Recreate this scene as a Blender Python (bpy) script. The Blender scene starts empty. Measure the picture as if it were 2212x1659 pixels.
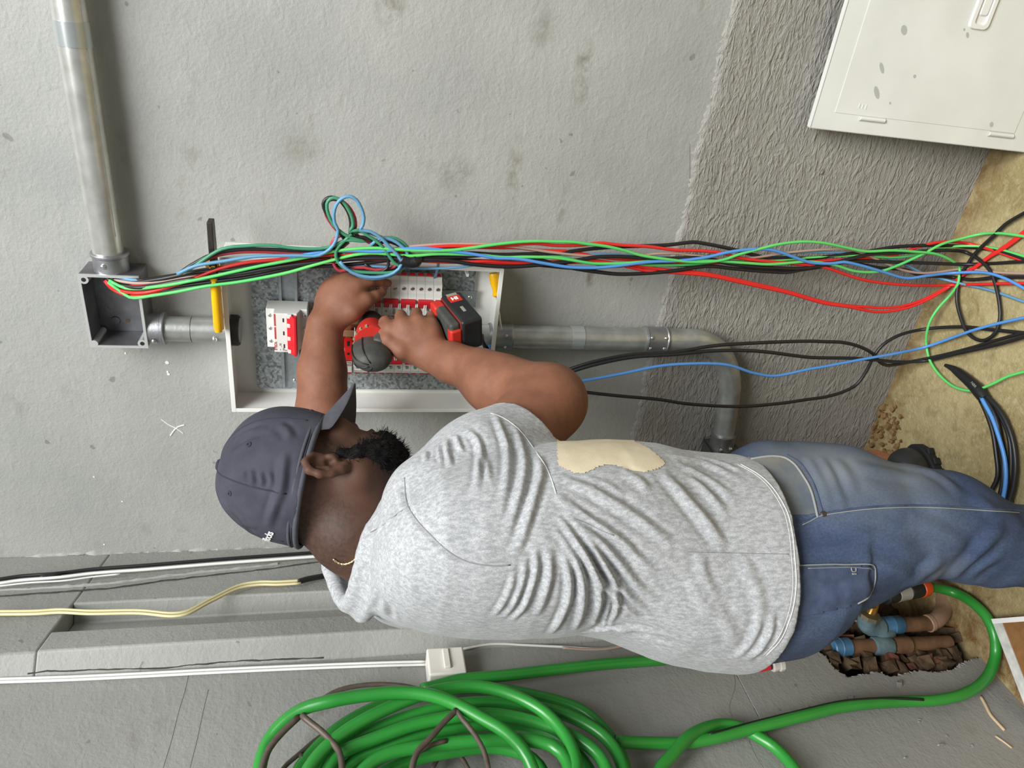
import bpy, math, random
import numpy as np
from mathutils import Matrix, Vector
from mathutils.bvhtree import BVHTree

# ------------------------------------------------------------------ camera, world, lights
SC = bpy.context.scene
COL = SC.collection
FPX, CH = 1600.0, 1.40
def _cam_rot(yaw, pitch, roll):
    cy, sy = math.cos(yaw), math.sin(yaw); cp, sp = math.cos(pitch), math.sin(pitch)
    F = np.array([-sy*cp, cy*cp, -sp]); r = np.array([cy, sy, 0.0]); d = np.cross(F, r)
    c, s = math.cos(roll), math.sin(roll)
    return np.array([c*r+s*d, -s*r+c*d, F])
CM = _cam_rot(*np.radians([30.0, 12.3, -0.5]))       # rows: right / down / forward of the upright view
CC = np.array([0.0, 0.0, CH])
cam_data = bpy.data.cameras.new('camera'); cam = bpy.data.objects.new('camera', cam_data); COL.objects.link(cam)
cam_data.sensor_fit = 'HORIZONTAL'; cam_data.sensor_width = 36.0; cam_data.lens = FPX/2212*36.0
cam_data.clip_start = 0.05; cam_data.clip_end = 60
X, Y, Z = CM[1], CM[0], -CM[2]                        # the phone was held sideways: image right is down
cam.matrix_world = Matrix(((X[0],Y[0],Z[0],CC[0]),(X[1],Y[1],Z[1],CC[1]),(X[2],Y[2],Z[2],CC[2]),(0,0,0,1)))
SC.camera = cam

w = bpy.data.worlds.new('sky'); SC.world = w; w.use_nodes = True
bg = w.node_tree.nodes['Background']; bg.inputs[0].default_value = (0.93, 0.97, 1.0, 1); bg.inputs[1].default_value = 0.15
sun_d = bpy.data.lights.new('daylight', 'SUN'); sun_d.energy = 1.5; sun_d.angle = math.radians(26); sun_d.color = (1.0, 0.985, 0.95)
sun = bpy.data.objects.new('daylight', sun_d); COL.objects.link(sun)
sun.rotation_euler = Vector((-0.32, 0.45, -0.85)).to_track_quat('-Z', 'Y').to_euler()
op_d = bpy.data.lights.new('roof_opening', 'AREA'); op_d.energy = 92; op_d.shape = 'RECTANGLE'; op_d.size = 2.2; op_d.size_y = 1.2; op_d.color = (0.97, 0.99, 1.0)
op = bpy.data.objects.new('roof_opening', op_d); COL.objects.link(op); op.location = (0.75, -0.55, 3.5)     # daylight falling through the open edge of the roof
op.rotation_euler = (Vector((-0.55, 1.2, 1.0))-op.location).to_track_quat('-Z', 'Y').to_euler()
vs = SC.view_settings
vs.view_transform = 'Standard'; vs.look = 'None'; vs.gamma = 1; vs.use_curve_mapping = False; vs.exposure = 0.38

# ------------------------------------------------------------------ pixel rays -> points of the place
def ray(px, py): return CM.T @ np.array([(829.5-py)/FPX, (px-1106)/FPX, 1.0])
def Wy(px, py, y): r = ray(px, py); return CC + r*(y/r[1])
def Wx(px, py, x): r = ray(px, py); return CC + r*(x/r[0])
def Fl(px, py, h=0.0): r = ray(px, py); return CC + r*((h-CH)/r[2])
def D(px, py, d): return CC + ray(px, py)*d
def V(*a): return np.array(a, float)
def nrm(v): v = np.asarray(v, float); return v/np.linalg.norm(v)
WALL, LEFT = 1.49, -1.24

# ------------------------------------------------------------------ materials
def lin(c):
    c = np.array(c[:3], float)/255.0
    return tuple(np.where(c <= 0.04045, c/12.92, ((c+0.055)/1.055)**2.4))+(1.0,)
MATS = {}
def mat(name, col, rough=0.5, metal=0.0, var=None, vscale=20, vdetail=4, bump=0.0, bscale=60, stretch=(1,1,1), spec=0.5, sss=0.0, amount=0.5, coat=0.0, sharp=(0.3,0.7)):
    m = bpy.data.materials.new(name); m.use_nodes = True
    nt = m.node_tree; N = nt.nodes; L = nt.links; b = N['Principled BSDF']
    b.inputs['Base Color'].default_value = lin(col); b.inputs['Roughness'].default_value = rough; b.inputs['Metallic'].default_value = metal
    b.inputs['Specular IOR Level'].default_value = spec
    if coat: b.inputs['Coat Weight'].default_value = coat; b.inputs['Coat Roughness'].default_value = 0.2
    if sss: b.inputs['Subsurface Weight'].default_value = sss; b.inputs['Subsurface Radius'].default_value = (0.012,0.005,0.003); b.inputs['Subsurface Scale'].default_value = 1.0
    geo = N.new('ShaderNodeNewGeometry'); mp = N.new('ShaderNodeMapping'); mp.inputs['Scale'].default_value = stretch
    L.new(geo.outputs['Position'], mp.inputs['Vector'])
    if var is not None:
        n = N.new('ShaderNodeTexNoise'); n.inputs['Scale'].default_value = vscale; n.inputs['Detail'].default_value = vdetail
        L.new(mp.outputs[0], n.inputs['Vector'])
        r = N.new('ShaderNodeValToRGB'); r.color_ramp.elements[0].position = sharp[0]; r.color_ramp.elements[1].position = sharp[1]
        r.color_ramp.elements[0].color = lin(col); r.color_ramp.elements[1].color = lin(var)
        L.new(n.outputs[0], r.inputs[0]); L.new(r.outputs[0], b.inputs['Base Color'])
    if bump:
        n2 = N.new('ShaderNodeTexNoise'); n2.inputs['Scale'].default_value = bscale; n2.inputs['Detail'].default_value = 5
        L.new(mp.outputs[0], n2.inputs['Vector'])
        bp = N.new('ShaderNodeBump'); bp.inputs['Strength'].default_value = bump; bp.inputs['Distance'].default_value = 0.003
        L.new(n2.outputs[0], bp.inputs['Height']); L.new(bp.outputs[0], b.inputs['Normal'])
    MATS[name] = m
    return m

def nodes(m): return m.node_tree.nodes, m.node_tree.links, m.node_tree.nodes['Principled BSDF']
def mixcol(N, L, fac, a, b):
    x = N.new('ShaderNodeMix'); x.data_type = 'RGBA'
    if isinstance(fac, float): x.inputs[0].default_value = fac
    else: L.new(fac, x.inputs[0])
    for s, v in ((6, a), (7, b)):
        if isinstance(v, tuple): x.inputs[s].default_value = v
        else: L.new(v, x.inputs[s])
    return x.outputs[2]
def noise(N, L, vec, scale, detail=4, rough=0.5, lo=0.4, hi=0.6, dist=0.0):
    n = N.new('ShaderNodeTexNoise'); n.inputs['Scale'].default_value = scale; n.inputs['Detail'].default_value = detail
    n.inputs['Roughness'].default_value = rough; n.inputs['Distortion'].default_value = dist
    L.new(vec, n.inputs['Vector'])
    r = N.new('ShaderNodeMapRange'); r.inputs[1].default_value = lo; r.inputs[2].default_value = hi; r.clamp = True
    L.new(n.outputs[0], r.inputs[0]); return r.outputs[0], n.outputs[0]
def mapped(N, L, scale, rot=(0,0,0)):
    g = N.new('ShaderNodeNewGeometry'); mp = N.new('ShaderNodeMapping'); mp.inputs['Scale'].default_value = scale; mp.inputs['Rotation'].default_value = rot
    L.new(g.outputs['Position'], mp.inputs['Vector']); return mp.outputs[0]
def mul(N, L, a, k):
    x = N.new('ShaderNodeMath'); x.operation = 'MULTIPLY'; L.new(a, x.inputs[0]); x.inputs[1].default_value = k; return x.outputs[0]
def bumpn(N, L, h, strength, dist, prev=None):
    b = N.new('ShaderNodeBump'); b.inputs['Strength'].default_value = strength; b.inputs['Distance'].default_value = dist
    L.new(h, b.inputs['Height'])
    if prev is not None: L.new(prev, b.inputs['Normal'])
    return b.outputs[0]

def wall_mat(name, base, alt, stain, rough_relief, stains=()):
    m = bpy.data.materials.new(name); m.use_nodes = True; N, L, b = nodes(m)
    p = mapped(N, L, (1,1,1))
    f1, _ = noise(N, L, p, 3.2, 5, 0.6, 0.36, 0.66)
    c = mixcol(N, L, f1, lin(base), lin(alt))
    f2, _ = noise(N, L, mapped(N, L, (1.0,1.0,1.6)), 8.5, 3, 0.55, 0.64, 0.76)
    c = mixcol(N, L, mul(N, L, f2, 0.45), c, lin(stain))
    f3, _ = noise(N, L, mapped(N, L, (1.0,1.0,1.0)), 34, 2, 0.5, 0.735, 0.76)
    c = mixcol(N, L, mul(N, L, f3, 0.5), c, lin((96,92,82)))
    f4, _ = noise(N, L, p, 300, 2, 0.5, 0.2, 0.8)
    c = mixcol(N, L, mul(N, L, f4, 0.16), c, lin((120,118,112)))
    for (px, py, rx, rz, k, col) in stains:
        q = Wy(px, py, WALL); g = N.new('ShaderNodeNewGeometry'); mp = N.new('ShaderNodeMapping')
        mp.inputs['Location'].default_value = (-q[0]/rx, -q[1], -q[2]/rz); mp.inputs['Scale'].default_value = (1/rx, 1, 1/rz)
        L.new(g.outputs['Position'], mp.inputs['Vector']); ln = N.new('ShaderNodeVectorMath'); ln.operation = 'LENGTH'; L.new(mp.outputs[0], ln.inputs[0])
        mr = N.new('ShaderNodeMapRange'); mr.inputs[1].default_value = 1.0; mr.inputs[2].default_value = 0.2; mr.clamp = True; L.new(ln.outputs['Value'], mr.inputs[0])
        fs, _ = noise(N, L, p, 38, 4, 0.6, 0.35, 0.62)
        mm = N.new('ShaderNodeMath'); mm.operation = 'MULTIPLY'; L.new(mr.outputs[0], mm.inputs[0]); L.new(fs, mm.inputs[1])
        c = mixcol(N, L, mul(N, L, mm.outputs[0], k), c, lin(col))
    L.new(c, b.inputs['Base Color']); b.inputs['Roughness'].default_value = 0.62; b.inputs['Specular IOR Level'].default_value = 0.35
    if rough_relief:
        pv = mapped(N, L, (0.42,0.42,1.25), (0, 0.22, 0))
        g1, h1 = noise(N, L, pv, 62, 3, 0.55, 0.42, 0.70, 1.1)
        g2, h2 = noise(N, L, pv, 130, 3, 0.6, 0.3, 0.75, 0.6)
        n1 = bumpn(N, L, g1, 0.55, 0.005); n2 = bumpn(N, L, g2, 0.5, 0.003, n1)
    else:
        g1, h1 = noise(N, L, mapped(N, L, (0.8,0.8,1.2), (0,0.2,0)), 45, 4, 0.55, 0.45, 0.8, 0.4)
        g2, h2 = noise(N, L, p, 170, 3, 0.55, 0.3, 0.8)
        n1 = bumpn(N, L, g1, 0.16, 0.004); n2 = bumpn(N, L, g2, 0.32, 0.0014, n1)
    L.new(n2, b.inputs['Normal']); return m
M_WALL = wall_mat('painted_plaster', (160,161,157), (174,174,169), (140,134,120), False,
    ((1258,160,.075,.022,.9,(112,106,88)), (1112,362,.085,.02,.7,(118,110,88)), (845,14,.05,.035,.7,(120,112,96)), (985,380,.05,.05,.6,(124,120,108)), (1213,458,.03,.015,.7,(122,114,98)), (1275,600,.03,.012,.8,(112,98,80)), (650,320,.05,.05,.5,(132,126,112)), (1170,60,.07,.03,.5,(120,116,104))))
M_DADO = wall_mat('rough_plaster', (150,147,141), (162,159,152), (132,123,106), True)
M_PIER = wall_mat('painted_concrete', (152,153,148), (164,165,160), (134,130,120), False)
M_LEFT = wall_mat('painted_side_wall', (141,141,137), (153,153,148), (126,120,106), False)

def floor_mat():
    m = bpy.data.materials.new('stained_concrete'); m.use_nodes = True; N, L, b = nodes(m)
    p = mapped(N, L, (1,1,1))
    f, _ = noise(N, L, p, 5, 6, 0.6, 0.35, 0.65, 0.5); c = mixcol(N, L, f, lin((150,134,92)), lin((176,162,120)))
    f, _ = noise(N, L, p, 22, 5, 0.65, 0.5, 0.72, 0.8); c = mixcol(N, L, mul(N, L, f, 0.6), c, lin((108,92,58)))
    f, _ = noise(N, L, p, 90, 3, 0.6, 0.5, 0.72); c = mixcol(N, L, mul(N, L, f, 0.45), c, lin((196,184,146)))
    # rusty damp edge along the foot of both walls
    g = N.new('ShaderNodeNewGeometry'); s = N.new('ShaderNodeSeparateXYZ'); L.new(g.outputs['Position'], s.inputs[0])
    def edge(sock, a, bb):
        r = N.new('ShaderNodeMapRange'); r.inputs[1].default_value = a; r.inputs[2].default_value = bb; r.clamp = True; L.new(sock, r.inputs[0]); return r.outputs[0]
    ex, ey = edge(s.outputs[0], -0.98, -1.22), edge(s.outputs[1], 1.40, 1.49)
    mx = N.new('ShaderNodeMath'); mx.operation = 'MAXIMUM'; L.new(ex, mx.inputs[0]); L.new(ey, mx.inputs[1])
    fn, _ = noise(N, L, p, 14, 5, 0.7, 0.32, 0.62, 0.6)
    mm = N.new('ShaderNodeMath'); mm.operation = 'MULTIPLY'; L.new(mx.outputs[0], mm.inputs[0]); L.new(fn, mm.inputs[1])
    c = mixcol(N, L, mm.outputs[0], c, lin((104,72,34)))
    L.new(c, b.inputs['Base Color']); b.inputs['Roughness'].default_value = 0.8
    _, h1 = noise(N, L, p, 40, 6, 0.65); _, h2 = noise(N, L, p, 160, 3, 0.6)
    L.new(bumpn(N, L, h2, 0.35, 0.003, bumpn(N, L, h1, 0.5, 0.008)), b.inputs['Normal']); return m
M_FLOOR = floor_mat()

def galv(name, c1, c2, rough, scale, metal=0.85, stretch=(1,1,1)):
    m = bpy.data.materials.new(name); m.use_nodes = True; N, L, b = nodes(m)
    p = mapped(N, L, stretch)
    v = N.new('ShaderNodeTexVoronoi'); v.inputs['Scale'].default_value = scale; L.new(p, v.inputs['Vector'])
    sp = N.new('ShaderNodeSeparateColor'); L.new(v.outputs['Color'], sp.inputs[0])
    c = mixcol(N, L, sp.outputs[0], lin(c1), lin(c2))
    L.new(c, b.inputs['Base Color']); b.inputs['Metallic'].default_value = metal
    r = N.new('ShaderNodeMapRange'); r.inputs[3].default_value = rough-0.1; r.inputs[4].default_value = rough+0.12; L.new(sp.outputs[1], r.inputs[0])
    L.new(r.outputs[0], b.inputs['Roughness']); return m
M_SPANGLE = galv('spangled_zinc', (116,122,124), (186,192,194), 0.45, 210, 0.7)
M_ZINC = mat('zinc_pipe', (214,214,208), 0.27, 0.62, var=(190,190,182), vscale=9, stretch=(4,4,4), bump=0.05, bscale=200)
M_ZINC2 = mat('dull_zinc_pipe', (190,192,188), 0.34, 0.65, var=(160,162,158), vscale=30, bump=0.08, bscale=150)
M_ALU = mat('cast_aluminium', (176,178,180), 0.42, 0.85, var=(150,150,154), vscale=24, bump=0.12, bscale=320)
M_ALU_IN = mat('cast_aluminium_worn', (150,150,154), 0.45, 0.8, var=(116,115,118), vscale=26, bump=0.12, bscale=300)
M_STEEL = mat('bright_screw', (214,214,212), 0.25, 0.95)
M_RAIL = mat('rail_zinc', (176,182,186), 0.4, 0.75, var=(156,162,166), vscale=120)
M_WHITE = mat('white_enamel', (236,236,230), 0.35, var=(226,226,222), vscale=14, bump=0.02, bscale=200)
M_DOOR = mat('white_door_enamel', (224,225,219), 0.38, var=(214,215,208), vscale=9, bump=0.02, bscale=120)
M_PLAST = mat('white_plastic', (226,226,220), 0.4)
M_PLASTG = mat('grey_plastic', (196,197,190), 0.45)
M_RED = mat('red_plastic', (206,28,40), 0.4)
M_REDSPD = mat('red_module_plastic', (216,34,32), 0.4)
M_PINK = mat('red_print', (196,70,70), 0.5)
M_DARK = mat('dark_slot', (24,24,26), 0.6)
M_BLACK = mat('black_plastic', (26,27,30), 0.42, var=(38,38,40), vscale=60)
M_CHAR = mat('charcoal_rubber', (74,74,70), 0.6, var=(58,58,55), vscale=50, bump=0.1, bscale=300)
M_GREYB = mat('grey_print', (150,150,146), 0.6)
M_COPPER = mat('copper_bar', (196,140,100), 0.42, 0.6, var=(170,112,78), vscale=60)
M_YEL = mat('yellow_vinyl', (240,186,8), 0.35, var=(228,170,6), vscale=40)
M_IRON = mat('dark_forged_steel', (74,66,60), 0.5, 0.6, var=(50,46,44), vscale=60, bump=0.15, bscale=200)
M_CLEAR = mat('frosted_tape', (186,192,190), 0.25, 0.55)
INS = dict(red=mat('red_insulation', (226,44,40), 0.4), black=mat('black_insulation', (34,33,34), 0.42), green=mat('green_insulation', (84,205,110), 0.42, var=(110,214,108), vscale=8),
           dgreen=mat('teal_insulation', (66,140,104), 0.45), blue=mat('blue_insulation', (88,150,220), 0.4), lblue=mat('light_blue_insulation', (100,152,188), 0.45),
           brown=mat('brown_insulation', (178,150,136), 0.5), maroon=mat('dull_red_insulation', (178,58,66), 0.45),
           white=mat('white_insulation', (232,232,228), 0.45), cream=mat('cream_insulation', (226,214,166), 0.5), tape=mat('black_tape', (30,31,32), 0.38, bump=0.2, bscale=200))

# ------------------------------------------------------------------ mesh building
class MB:
    def __init__(s): s.v = []; s.f = []
    def add(s, v, f):
        o = len(s.v); s.v += [tuple(map(float, p)) for p in v]; s.f += [tuple(int(i)+o for i in q) for q in f]; return s
    def box(s, a, b):
        (x0,y0,z0),(x1,y1,z1) = np.minimum(a,b), np.maximum(a,b)
        return s.add([(x0,y0,z0),(x1,y0,z0),(x1,y1,z0),(x0,y1,z0),(x0,y0,z1),(x1,y0,z1),(x1,y1,z1),(x0,y1,z1)],
                     [(0,3,2,1),(4,5,6,7),(0,1,5,4),(1,2,6,5),(2,3,7,6),(3,0,4,7)])
    def obox(s, c, ax, ay, az, h):
        c, ax, ay, az = map(np.asarray, (c,ax,ay,az)); P = []
        for k in (-1,1):
            for (i,j) in ((-1,-1),(1,-1),(1,1),(-1,1)): P.append(c+ax*i*h[0]+ay*j*h[1]+az*k*h[2])
        return s.add(P, [(0,3,2,1),(4,5,6,7),(0,1,5,4),(1,2,6,5),(2,3,7,6),(3,0,4,7)])
    def prism(s, poly, vec):
        n = len(poly); P = [np.asarray(p, float) for p in poly]; Q = [p+np.asarray(vec, float) for p in P]
        return s.add(P+Q, [tuple(range(n))[::-1], tuple(range(n,2*n))]+[(i,(i+1)%n,n+(i+1)%n,n+i) for i in range(n)])
    def rings(s, rings, cap=True):
        n = len(rings[0]); V_ = [p for r in rings for p in r]; F = []
        for k in range(len(rings)-1):
            for i in range(n): F.append((k*n+i, k*n+(i+1)%n, (k+1)*n+(i+1)%n, (k+1)*n+i))
        if cap: F += [tuple(range(n))[::-1], tuple((len(rings)-1)*n+i for i in range(n))]
        return s.add(V_, F)
    def cyl(s, p0, p1, r0, r1=None, seg=20, cap=True):
        return s.lathe(p0, p1, [(0,r0),(1,r0 if r1 is None else r1)], seg, cap)
    def lathe(s, p0, p1, prof, seg=24, cap=True):
        p0, p1 = np.asarray(p0, float), np.asarray(p1, float); d = p1-p0; n = nrm(d)
        u = nrm(np.cross(n, (0,0,1) if abs(n[2]) < 0.9 else (1,0,0))); w = np.cross(n, u)
        R = [[p0+d*t+(u*math.cos(a)+w*math.sin(a))*r for a in np.linspace(0, 2*math.pi, seg, endpoint=False)] for t, r in prof]
        return s.rings(R, cap)
    def tube(s, pts, r, seg=8, closed=False, cap=True, flat=None):
        P = np.asarray(pts, float); n = len(P); rr = np.full(n, r) if np.isscalar(r) else np.asarray(r, float)
        T = np.zeros_like(P); T[1:-1] = P[2:]-P[:-2]; T[0] = P[1]-P[0]; T[-1] = P[-1]-P[-2]
        if closed: T[0] = T[-1] = P[1]-P[-1] if n > 2 else T[0]
        T /= np.linalg.norm(T, axis=1)[:,None]+1e-12
        u = nrm(np.cross(T[0], (0.3,0.2,1.0) if abs(T[0][2]) < 0.9 else (1,0,0))); R = []
        for i in range(n):
            u = u-T[i]*np.dot(u, T[i]); u = u/(np.linalg.norm(u)+1e-12); w_ = np.cross(T[i], u)
            R.append([P[i]+(u*math.cos(a)+w_*math.sin(a))*rr[i] for a in np.linspace(0, 2*math.pi, seg, endpoint=False)])
        if closed:
            m = len(R[0]); o = [p for q in R for p in q]
            return s.add(o, [(k*m+i, k*m+(i+1)%m, ((k+1)%n)*m+(i+1)%m, ((k+1)%n)*m+i) for k in range(n) for i in range(m)])
        return s.rings(R, cap)
    def ball(s, c, r, su=12, sv=8, ax=None):
        c = np.asarray(c, float); r = np.full(3, r) if np.isscalar(r) else np.asarray(r, float); A = np.eye(3) if ax is None else np.asarray(ax)
        R = []
        for t in np.linspace(0.04, math.pi-0.04, sv):
            R.append([c+A.T@np.array([r[0]*math.sin(t)*math.cos(a), r[1]*math.sin(t)*math.sin(a), r[2]*math.cos(t)]) for a in np.linspace(0, 2*math.pi, su, endpoint=False)])
        return s.rings(R[::-1])

LOC = {}
def link(name, me, parent, loc):
    o = bpy.data.objects.new(name, me); COL.objects.link(o)
    o.location = loc
    if parent is not None: o.parent = parent
    return o
def wloc(o):
    l = np.zeros(3)
    while o is not None: l += np.array(o.location); o = o.parent
    return l
def obj(name, b, m, parent=None, smooth=True, angle=35, bevel=0.0, seg=2, sub=0, kind=None, label=None, cat=None, group=None, verts=None, faces=None, at=None):
    v = np.array(b.v if verts is None else verts, float); f = b.f if faces is None else faces
    base = wloc(parent) if parent is not None else np.zeros(3)
    if parent is None: loc = V((v[:,0].min()+v[:,0].max())/2, (v[:,1].min()+v[:,1].max())/2, v[:,2].min()) if at is None else np.asarray(at)
    else: loc = np.zeros(3)
    me = bpy.data.meshes.new(name)
    me.from_pydata((v-base-loc).tolist(), [], f if isinstance(f, list) else f.tolist())
    me.materials.append(m); me.update()
    o = link(name, me, parent, loc)
    if smooth: shade(o, angle)
    if bevel:
        md = o.modifiers.new('bevel', 'BEVEL'); md.width = bevel; md.segments = seg; md.limit_method = 'ANGLE'; md.angle_limit = math.radians(40)
    if sub:
        md = o.modifiers.new('smooth', 'SUBSURF'); md.levels = sub; md.render_levels = sub
    tag(o, label, cat, group, kind); return o
def shade(o, angle=35):
    me = o.data
    n = len(me.polygons)
    if n == 0: return
    if angle >= 180: me.polygons.foreach_set('use_smooth', np.ones(n, bool)); return
    me.polygons.foreach_set('use_smooth', np.ones(n, bool))
    try: me.set_sharp_from_angle(angle=math.radians(angle))
    except Exception: pass
def tag(o, label=None, cat=None, group=None, kind=None):
    if label: o['label'] = label
    if cat: o['category'] = cat
    if group: o['group'] = group
    if kind: o['kind'] = kind
    return o
def thing(name, label, cat, loc=(0,0,0), group=None):
    o = bpy.data.objects.new(name, None); COL.objects.link(o); o.location = tuple(map(float, loc)); o.empty_display_size = 0.05
    return tag(o, label, cat, group)
def copy_tree(o, parent=None):
    c = o.copy(); COL.objects.link(c); c.parent = parent
    for ch in list(o.children): copy_tree(ch, c)
    return c
def spline(pts, step=0.008, closed=False):
    P = np.asarray(pts, float)
    if closed: P = np.vstack([P[-1:], P, P[:2]])
    else: P = np.vstack([2*P[0]-P[1], P, 2*P[-1]-P[-2]])
    out = []
    for i in range(1, len(P)-2):
        p0, p1, p2, p3 = P[i-1:i+3]; L_ = np.linalg.norm(p2-p1); n = max(2, int(L_/step))
        d1, d2, d3 = (max(np.linalg.norm(a-b), 1e-6)**0.5 for a, b in ((p1,p0),(p2,p1),(p3,p2)))
        m1 = d2*((p1-p0)/d1-(p2-p0)/(d1+d2)+(p2-p1)/d2); m2 = d2*((p2-p1)/d2-(p3-p1)/(d2+d3)+(p3-p2)/d3)
        for t in np.linspace(0, 1, n, endpoint=False):
            t2, t3 = t*t, t*t*t
            out.append((2*t3-3*t2+1)*p1+(t3-2*t2+t)*m1+(-2*t3+3*t2)*p2+(t3-t2)*m2)
    if not closed: out.append(P[-2])
    return np.array(out)
def text(name, s, size, origin, xdir, ydir, m, parent, extrude=0.0003, bold=0.0):
    cu = bpy.data.curves.new(name, 'FONT'); cu.body = s; cu.size = size; cu.extrude = extrude; cu.align_x = 'CENTER'; cu.align_y = 'CENTER'; cu.offset = bold
    t = bpy.data.objects.new(name, cu); COL.objects.link(t); bpy.context.view_layer.update()
    me = bpy.data.meshes.new_from_object(t.evaluated_get(bpy.context.evaluated_depsgraph_get()))
    bpy.data.objects.remove(t)
    x, y = nrm(xdir), nrm(ydir); z = np.cross(x, y); o_ = np.asarray(origin)-wloc(parent)
    n = len(me.vertices); co = np.zeros(n*3); me.vertices.foreach_get('co', co); co = co.reshape(-1,3)
    co = o_+co[:,0:1]*x+co[:,1:2]*y+co[:,2:3]*z
    me.vertices.foreach_set('co', co.ravel()); me.materials.clear(); me.materials.append(m); me.update()
    return link(name, me, parent, (0,0,0))
_rs = np.random.RandomState(7)
_lat = _rs.rand(32,32,32)
def vnoise(P, scale, seed=0):
    Q = np.asarray(P, float)*scale+seed*7.31; i = np.floor(Q).astype(int); f = Q-i; f = f*f*(3-2*f)
    o = 0
    for a in (0,1):
        for b_ in (0,1):
            for c in (0,1):
                wgt = (f[:,0] if a else 1-f[:,0])*(f[:,1] if b_ else 1-f[:,1])*(f[:,2] if c else 1-f[:,2])
                o = o+wgt*_lat[(i[:,0]+a)%32,(i[:,1]+b_)%32,(i[:,2]+c)%32]
    return o

# ------------------------------------------------------------------ the setting
def grid(ys, zs, fn, keep=None):
    b = MB(); n, m = len(ys), len(zs)
    for y in ys:
        for z in zs: b.v.append(tuple(fn(y, z)))
    for i in range(n-1):
        for j in range(m-1):
            if keep is None or keep((ys[i]+ys[i+1])/2, (zs[j]+zs[j+1])/2): b.f.append((i*m+j, (i+1)*m+j, (i+1)*m+j+1, i*m+j+1))
    return b
b = MB().box((-1.70, WALL, -0.05), (1.30, WALL+0.12, 2.80)); wall_r = obj('wall_right', b, M_WALL, kind='structure', smooth=False)
# rough lower coat of plaster, a few millimetres proud, with a ragged top edge
xs = np.arange(-1.36, 1.30, 0.006); rs = np.random.RandomState(3)
edge = 0.694+0.006*np.interp(xs, np.linspace(-1.4,1.4,57), rs.randn(57))*0.6+0.0028*rs.randn(len(xs))
b = MB()
for x, e in zip(xs, edge): b.v += [(x, WALL+0.002, e+0.002), (x, WALL-0.0035, e-0.001), (x, WALL-0.006, e-0.012), (x, WALL-0.004, e-0.035), (x, WALL-0.005, -0.01)]
for i in range(len(xs)-1):
    for k in range(4): a = i*5+k; b.f.append((a, a+1, a+6, a+5))
obj('rough_plaster', b, M_DADO, wall_r, angle=60)
# floor
b = grid(np.linspace(-1.0, 1.52, 80), np.linspace(-1.40, 1.30, 90), lambda y, x: (x, y, 0.0))
vv = np.array(b.v); dn = vnoise(vv, 6, 2)*0.010-0.010; b.v = [tuple(p) for p in np.c_[vv[:,:2], dn]]
b.add([(-1.4,-1.0,-.06),(1.3,-1.0,-.06),(1.3,1.52,-.06),(-1.4,1.52,-.06)], [(0,3,2,1)])
floor = obj('floor', b, M_FLOOR, kind='structure', angle=180)

# side wall with the broken-out hole around the water pipes
HOLE = [(1690,1330),(1715,1372),(1745,1380),(1762,1398),(1786,1418),(1802,1442),(1832,1462),(1862,1456),(1895,1449),(1925,1460),(1955,1453),(1990,1446),(2022,1452),(2060,1444),(2086,1428),(2110,1420),(2140,1448)]
hp = [Wx(px, py, LEFT)[1:] for px, py in HOLE]
hp = [(1.45, hp[0][1]+0.05)] + [tuple(q) for q in hp[:-1]] + [(hp[-2][0]-0.005, -0.05), (1.45, -0.05)]
def inside(y, z, poly=hp):
    r = False; j = len(poly)-1
    for i in range(len(poly)):
        yi, zi = poly[i]; yj, zj = poly[j]
        if (zi > z) != (zj > z) and y < (yj-yi)*(z-zi)/(zj-zi)+yi: r = not r
        j = i
    return r
PT = 0.60
hp_n = np.array(hp); hp = []
for i in range(len(hp_n)):
    a_, c_ = hp_n[i], hp_n[(i+1)%len(hp_n)]; m_ = max(1, int(np.linalg.norm(c_-a_)/0.012))
    for t in range(m_): hp.append(tuple(a_+(c_-a_)*t/m_+rs.randn(2)*0.0022))
b = MB()
for (ya, yb, za, zb) in ((-0.9, 0.66, -0.05, 2.8), (0.66, 1.04, PT, 2.8)):
    b.add([(LEFT, ya, za), (LEFT, yb, za), (LEFT, yb, zb), (LEFT, ya, zb)], [(0,1,2,3)])
g = grid(np.linspace(0.66, 1.49, 230), np.linspace(-0.05, PT, 180), lambda y, z: (LEFT, y, z), lambda y, z: not inside(y, z))
used = sorted({i for q in g.f for i in q}); re = {o_: n_ for n_, o_ in enumerate(used)}
g.v = [g.v[i] for i in used]; g.f = [tuple(re[i] for i in q) for q in g.f]
cnt = {}
for q in g.f:
    for i in q: cnt[i] = cnt.get(i, 0)+1
rs = np.random.RandomState(5)
g.v = [tuple(np.array(p)+(np.array([-0.004*rs.rand(), rs.randn()*0.0010, rs.randn()*0.0010]) if cnt[i] < 4 and 0.67 < p[1] < 1.48 and p[2] > 0 else 0)) for i, p in enumerate(g.v)]
b.add(g.v, g.f)
wall_l = obj('wall_left', b, M_LEFT, kind='structure', smooth=False)
md = wall_l.modifiers.new('thickness', 'SOLIDIFY'); md.thickness = 0.022; md.offset = -1.0
M_RUB = mat('broken_masonry', (92,72,50), 0.9, var=(44,32,22), vscale=34, vdetail=6, bump=0.9, bscale=70)
M_BRK = mat('broken_brick', (98,80,58), 0.9, var=(62,46,32), vscale=40, bump=0.6, bscale=120)
M_BRK2 = mat('red_brick_shard', (112,64,50), 0.9, var=(76,44,34), vscale=40, bump=0.5, bscale=120)
ys, zs = np.linspace(0.74, 1.49, 70), np.linspace(-0.04, 0.52, 60)
P = np.array([(0, y, z) for y in ys for z in zs]); n1 = vnoise(P, 22, 1); n2 = vnoise(P, 60, 4)
dep = 0.055+0.05*n1+0.018*n2; dep[P[:,1] < 0.80] *= 0.4
b = MB(); b.v = [(LEFT-0.021-d, y, z) for d, (_, y, z) in zip(dep, P)]; m = len(zs)
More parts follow.
